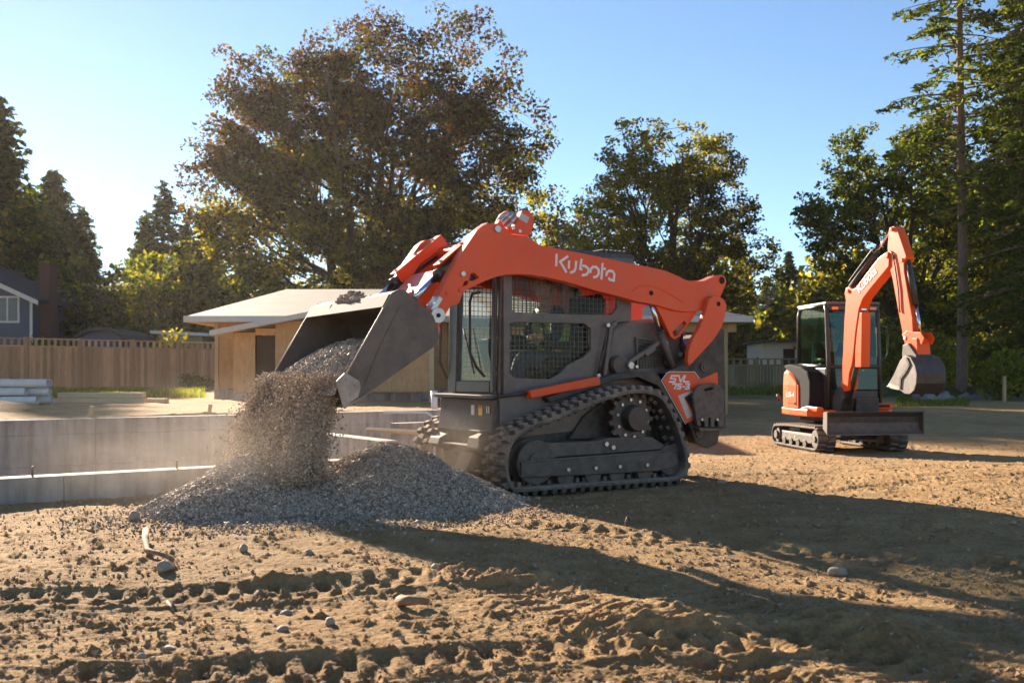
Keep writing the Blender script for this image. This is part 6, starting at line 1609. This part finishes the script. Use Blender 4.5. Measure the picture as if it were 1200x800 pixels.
for a in ((194, 672, 24, 'smooth brown rock beside the dry root on the left foreground', 1, .6), (157, 609, 20, 'pale rock on the bare dirt just left of the gravel pile', 2, .7), (269, 620, 13, 'small round rock at the front foot of the gravel pile', 3, .9),
          (285, 649, 13, 'small grey rock below the front foot of the gravel pile', 4, .8), (337, 712, 18, 'half-buried flat rock at the lower left-centre', 5, .4), (331, 738, 17, 'pale flat rock near the bottom edge left of centre', 6, .45),
          (387, 732, 18, 'light rounded rock near the bottom, rightmost of the flat stones', 7, .6), (199, 765, 17, 'white flat chip at the lower left', 8, .35), (166, 778, 14, 'small pebble-like rock near the bottom left edge of the frame', 9, .6),
          (362, 650, 14, 'low pale rock in front of the pile shadow', 10, .5), (982, 668, 24, 'grey rock lying in the big shadow on the right', 11, .5), (510, 677, 12, 'light stone on the sunny ridge in the centre foreground', 12, .7), (795, 722, 16, 'pale stone at the edge of the shadow on the soil heap', 13, .6),
          (298, 694, 9, 'little rock among the track prints on the left', 14, .7), (846, 566, 12, 'stone in the dirt behind the loader track', 15, .5)): rock(*a)
def root(px0, py0, pts, r, lab):
    V = []
    for i, (px, py, zz) in enumerate(pts):
        Y = H*F/(py-YH); X = (px-600)/F*Y; V.append((X, Y, float(terrain(X, Y, True))+zz))
    n = len(V); o = MB().tube(V, [r*(1-.55*i/n) for i in range(n)], 8).build('dry_root', M['stick'], loc=V[0]); tag(o, lab, 'root')
root(0, 0, [(171, 636, .07), (170, 645, .05), (172, 652, .03), (178, 655, .03), (188, 657, .025), (203, 660, .01)], .020, 'curled dry root sticking up from the dirt behind the brown rock')
root(0, 0, [(196, 705, .015), (200, 711, .02), (203, 715, .01)], .007, 'short pale twig among the track prints')
root(0, 0, [(468, 710, .02), (480, 714, .035), (492, 712, .03), (503, 712, .02)], .024, 'dark broken root lying in the centre foreground')
root(0, 0, [(732, 620, .02), (735, 615, .06), (738, 612, .02)], .006, 'thin dry twig standing in the sunlit strip')
# dust hanging round the falling gravel
def dust(name, c, r, dens, seed):
    bm = bmesh.new(); bmesh.ops.create_icosphere(bm, subdivisions=3, radius=1)
    me = bpy.data.meshes.new(name); bm.to_mesh(me); bm.free()
    m = bpy.data.materials.new('dust_'+name); m.use_nodes = True; nt = m.node_tree; nt.nodes.remove(nt.nodes['Principled BSDF'])
    v = nt.nodes.new('ShaderNodeVolumePrincipled'); v.inputs['Color'].default_value = (.93, .80, .66, 1); v.inputs['Anisotropy'].default_value = .25
    tc = coords(nt); n = noise(nt, 1.6, 4, .6, tc)
    ln = N(nt, 'ShaderNodeVectorMath', operation='LENGTH'); nt.links.new(tc, ln.inputs[0])
    fall = ramp(nt, ln.outputs['Value'], [(0, 1), (.35, .6), (1, 0)]); nr = ramp(nt, n.outputs['Fac'], [(.38, 0), (.7, 1)])
    mu = N(nt, 'ShaderNodeMath', operation='MULTIPLY'); nt.links.new(fall.outputs[0], mu.inputs[0]); nt.links.new(nr.outputs[0], mu.inputs[1])
    m2 = N(nt, 'ShaderNodeMath', operation='MULTIPLY'); nt.links.new(mu.outputs[0], m2.inputs[0]); m2.inputs[1].default_value = dens; nt.links.new(m2.outputs[0], v.inputs['Density'])
    nt.links.new(v.outputs[0], nt.nodes['Material Output'].inputs['Volume'])
    o = link(name, me, m, None, c); o.scale = r; tag(o, kind='stuff'); return o
if DUST:
    dust('dust', (-2.2, 7.4, .35), (1.7, 1.1, .50), .26, 1)
    dust('dust', (-2.9, 9.6, .40), (2.2, 1.5, .8), .15, 2)
    dust('dust', (-.45, 8.35, .35), (.8, .7, .5), .35, 3)
    
# ------------------------------------------------------------------ air, sky, sun, camera
if HAZE > 0:
    mb = MB().bx(-75, 75, -6, 170, -2.5, 34); hz = mb.build('haze', None)
    m = bpy.data.materials.new('haze_air'); m.use_nodes = True; nt = m.node_tree; nt.nodes.remove(nt.nodes['Principled BSDF'])
    v = nt.nodes.new('ShaderNodeVolumePrincipled'); v.inputs['Color'].default_value = (1, .93, .84, 1); v.inputs['Density'].default_value = HAZE; v.inputs['Anisotropy'].default_value = .5
    nt.links.new(v.outputs[0], nt.nodes['Material Output'].inputs['Volume']); hz.data.materials.append(m); tag(hz, kind='stuff')
w = bpy.data.worlds.new('World'); scene.world = w; w.use_nodes = True; nt = w.node_tree
sky = nt.nodes.new('ShaderNodeTexSky'); sky.sky_type = 'NISHITA'; sky.sun_disc = False; sky.sun_elevation = SUN_EL; sky.sun_rotation = -SUN_AZ; sky.air_density = .9; sky.dust_density = .04; sky.ozone_density = 3.2
nt.links.new(sky.outputs[0], nt.nodes['Background'].inputs[0]); nt.nodes['Background'].inputs[1].default_value = SKY_STRENGTH
sl = bpy.data.lights.new('sun', 'SUN'); sl.energy = SUN_STRENGTH; sl.angle = R(.6); sl.color = (1.0, .84, .66)
so = bpy.data.objects.new('sun', sl); col.objects.link(so)
d = Vector((-math.sin(SUN_AZ)*math.cos(SUN_EL), math.cos(SUN_AZ)*math.cos(SUN_EL), math.sin(SUN_EL)))
so.rotation_euler = d.to_track_quat('Z', 'Y').to_euler(); so.location = (-20, 30, 30)
cd = bpy.data.cameras.new('camera'); cam = bpy.data.objects.new('camera', cd); col.objects.link(cam)
cd.lens = 35; cd.sensor_width = 36; cd.sensor_fit = 'HORIZONTAL'; cd.shift_y = 37/1200; cd.clip_start = .05; cd.clip_end = 3000
cam.location = (0, 0, H); cam.rotation_euler = (R(90), 0, 0)
cd.dof.use_dof = True; cd.dof.focus_distance = 8.6; cd.dof.aperture_fstop = 4.5
scene.camera = cam
scene.view_settings.view_transform = 'Standard'; scene.view_settings.look = 'None'; scene.view_settings.gamma = 1; scene.view_settings.exposure = EXPOSURE
scene.cycles.volume_bounces = 1; scene.cycles.max_bounces = 8; scene.cycles.transparent_max_bounces = 12
scene.cycles.volume_step_rate = 4; scene.cycles.volume_max_steps = 64
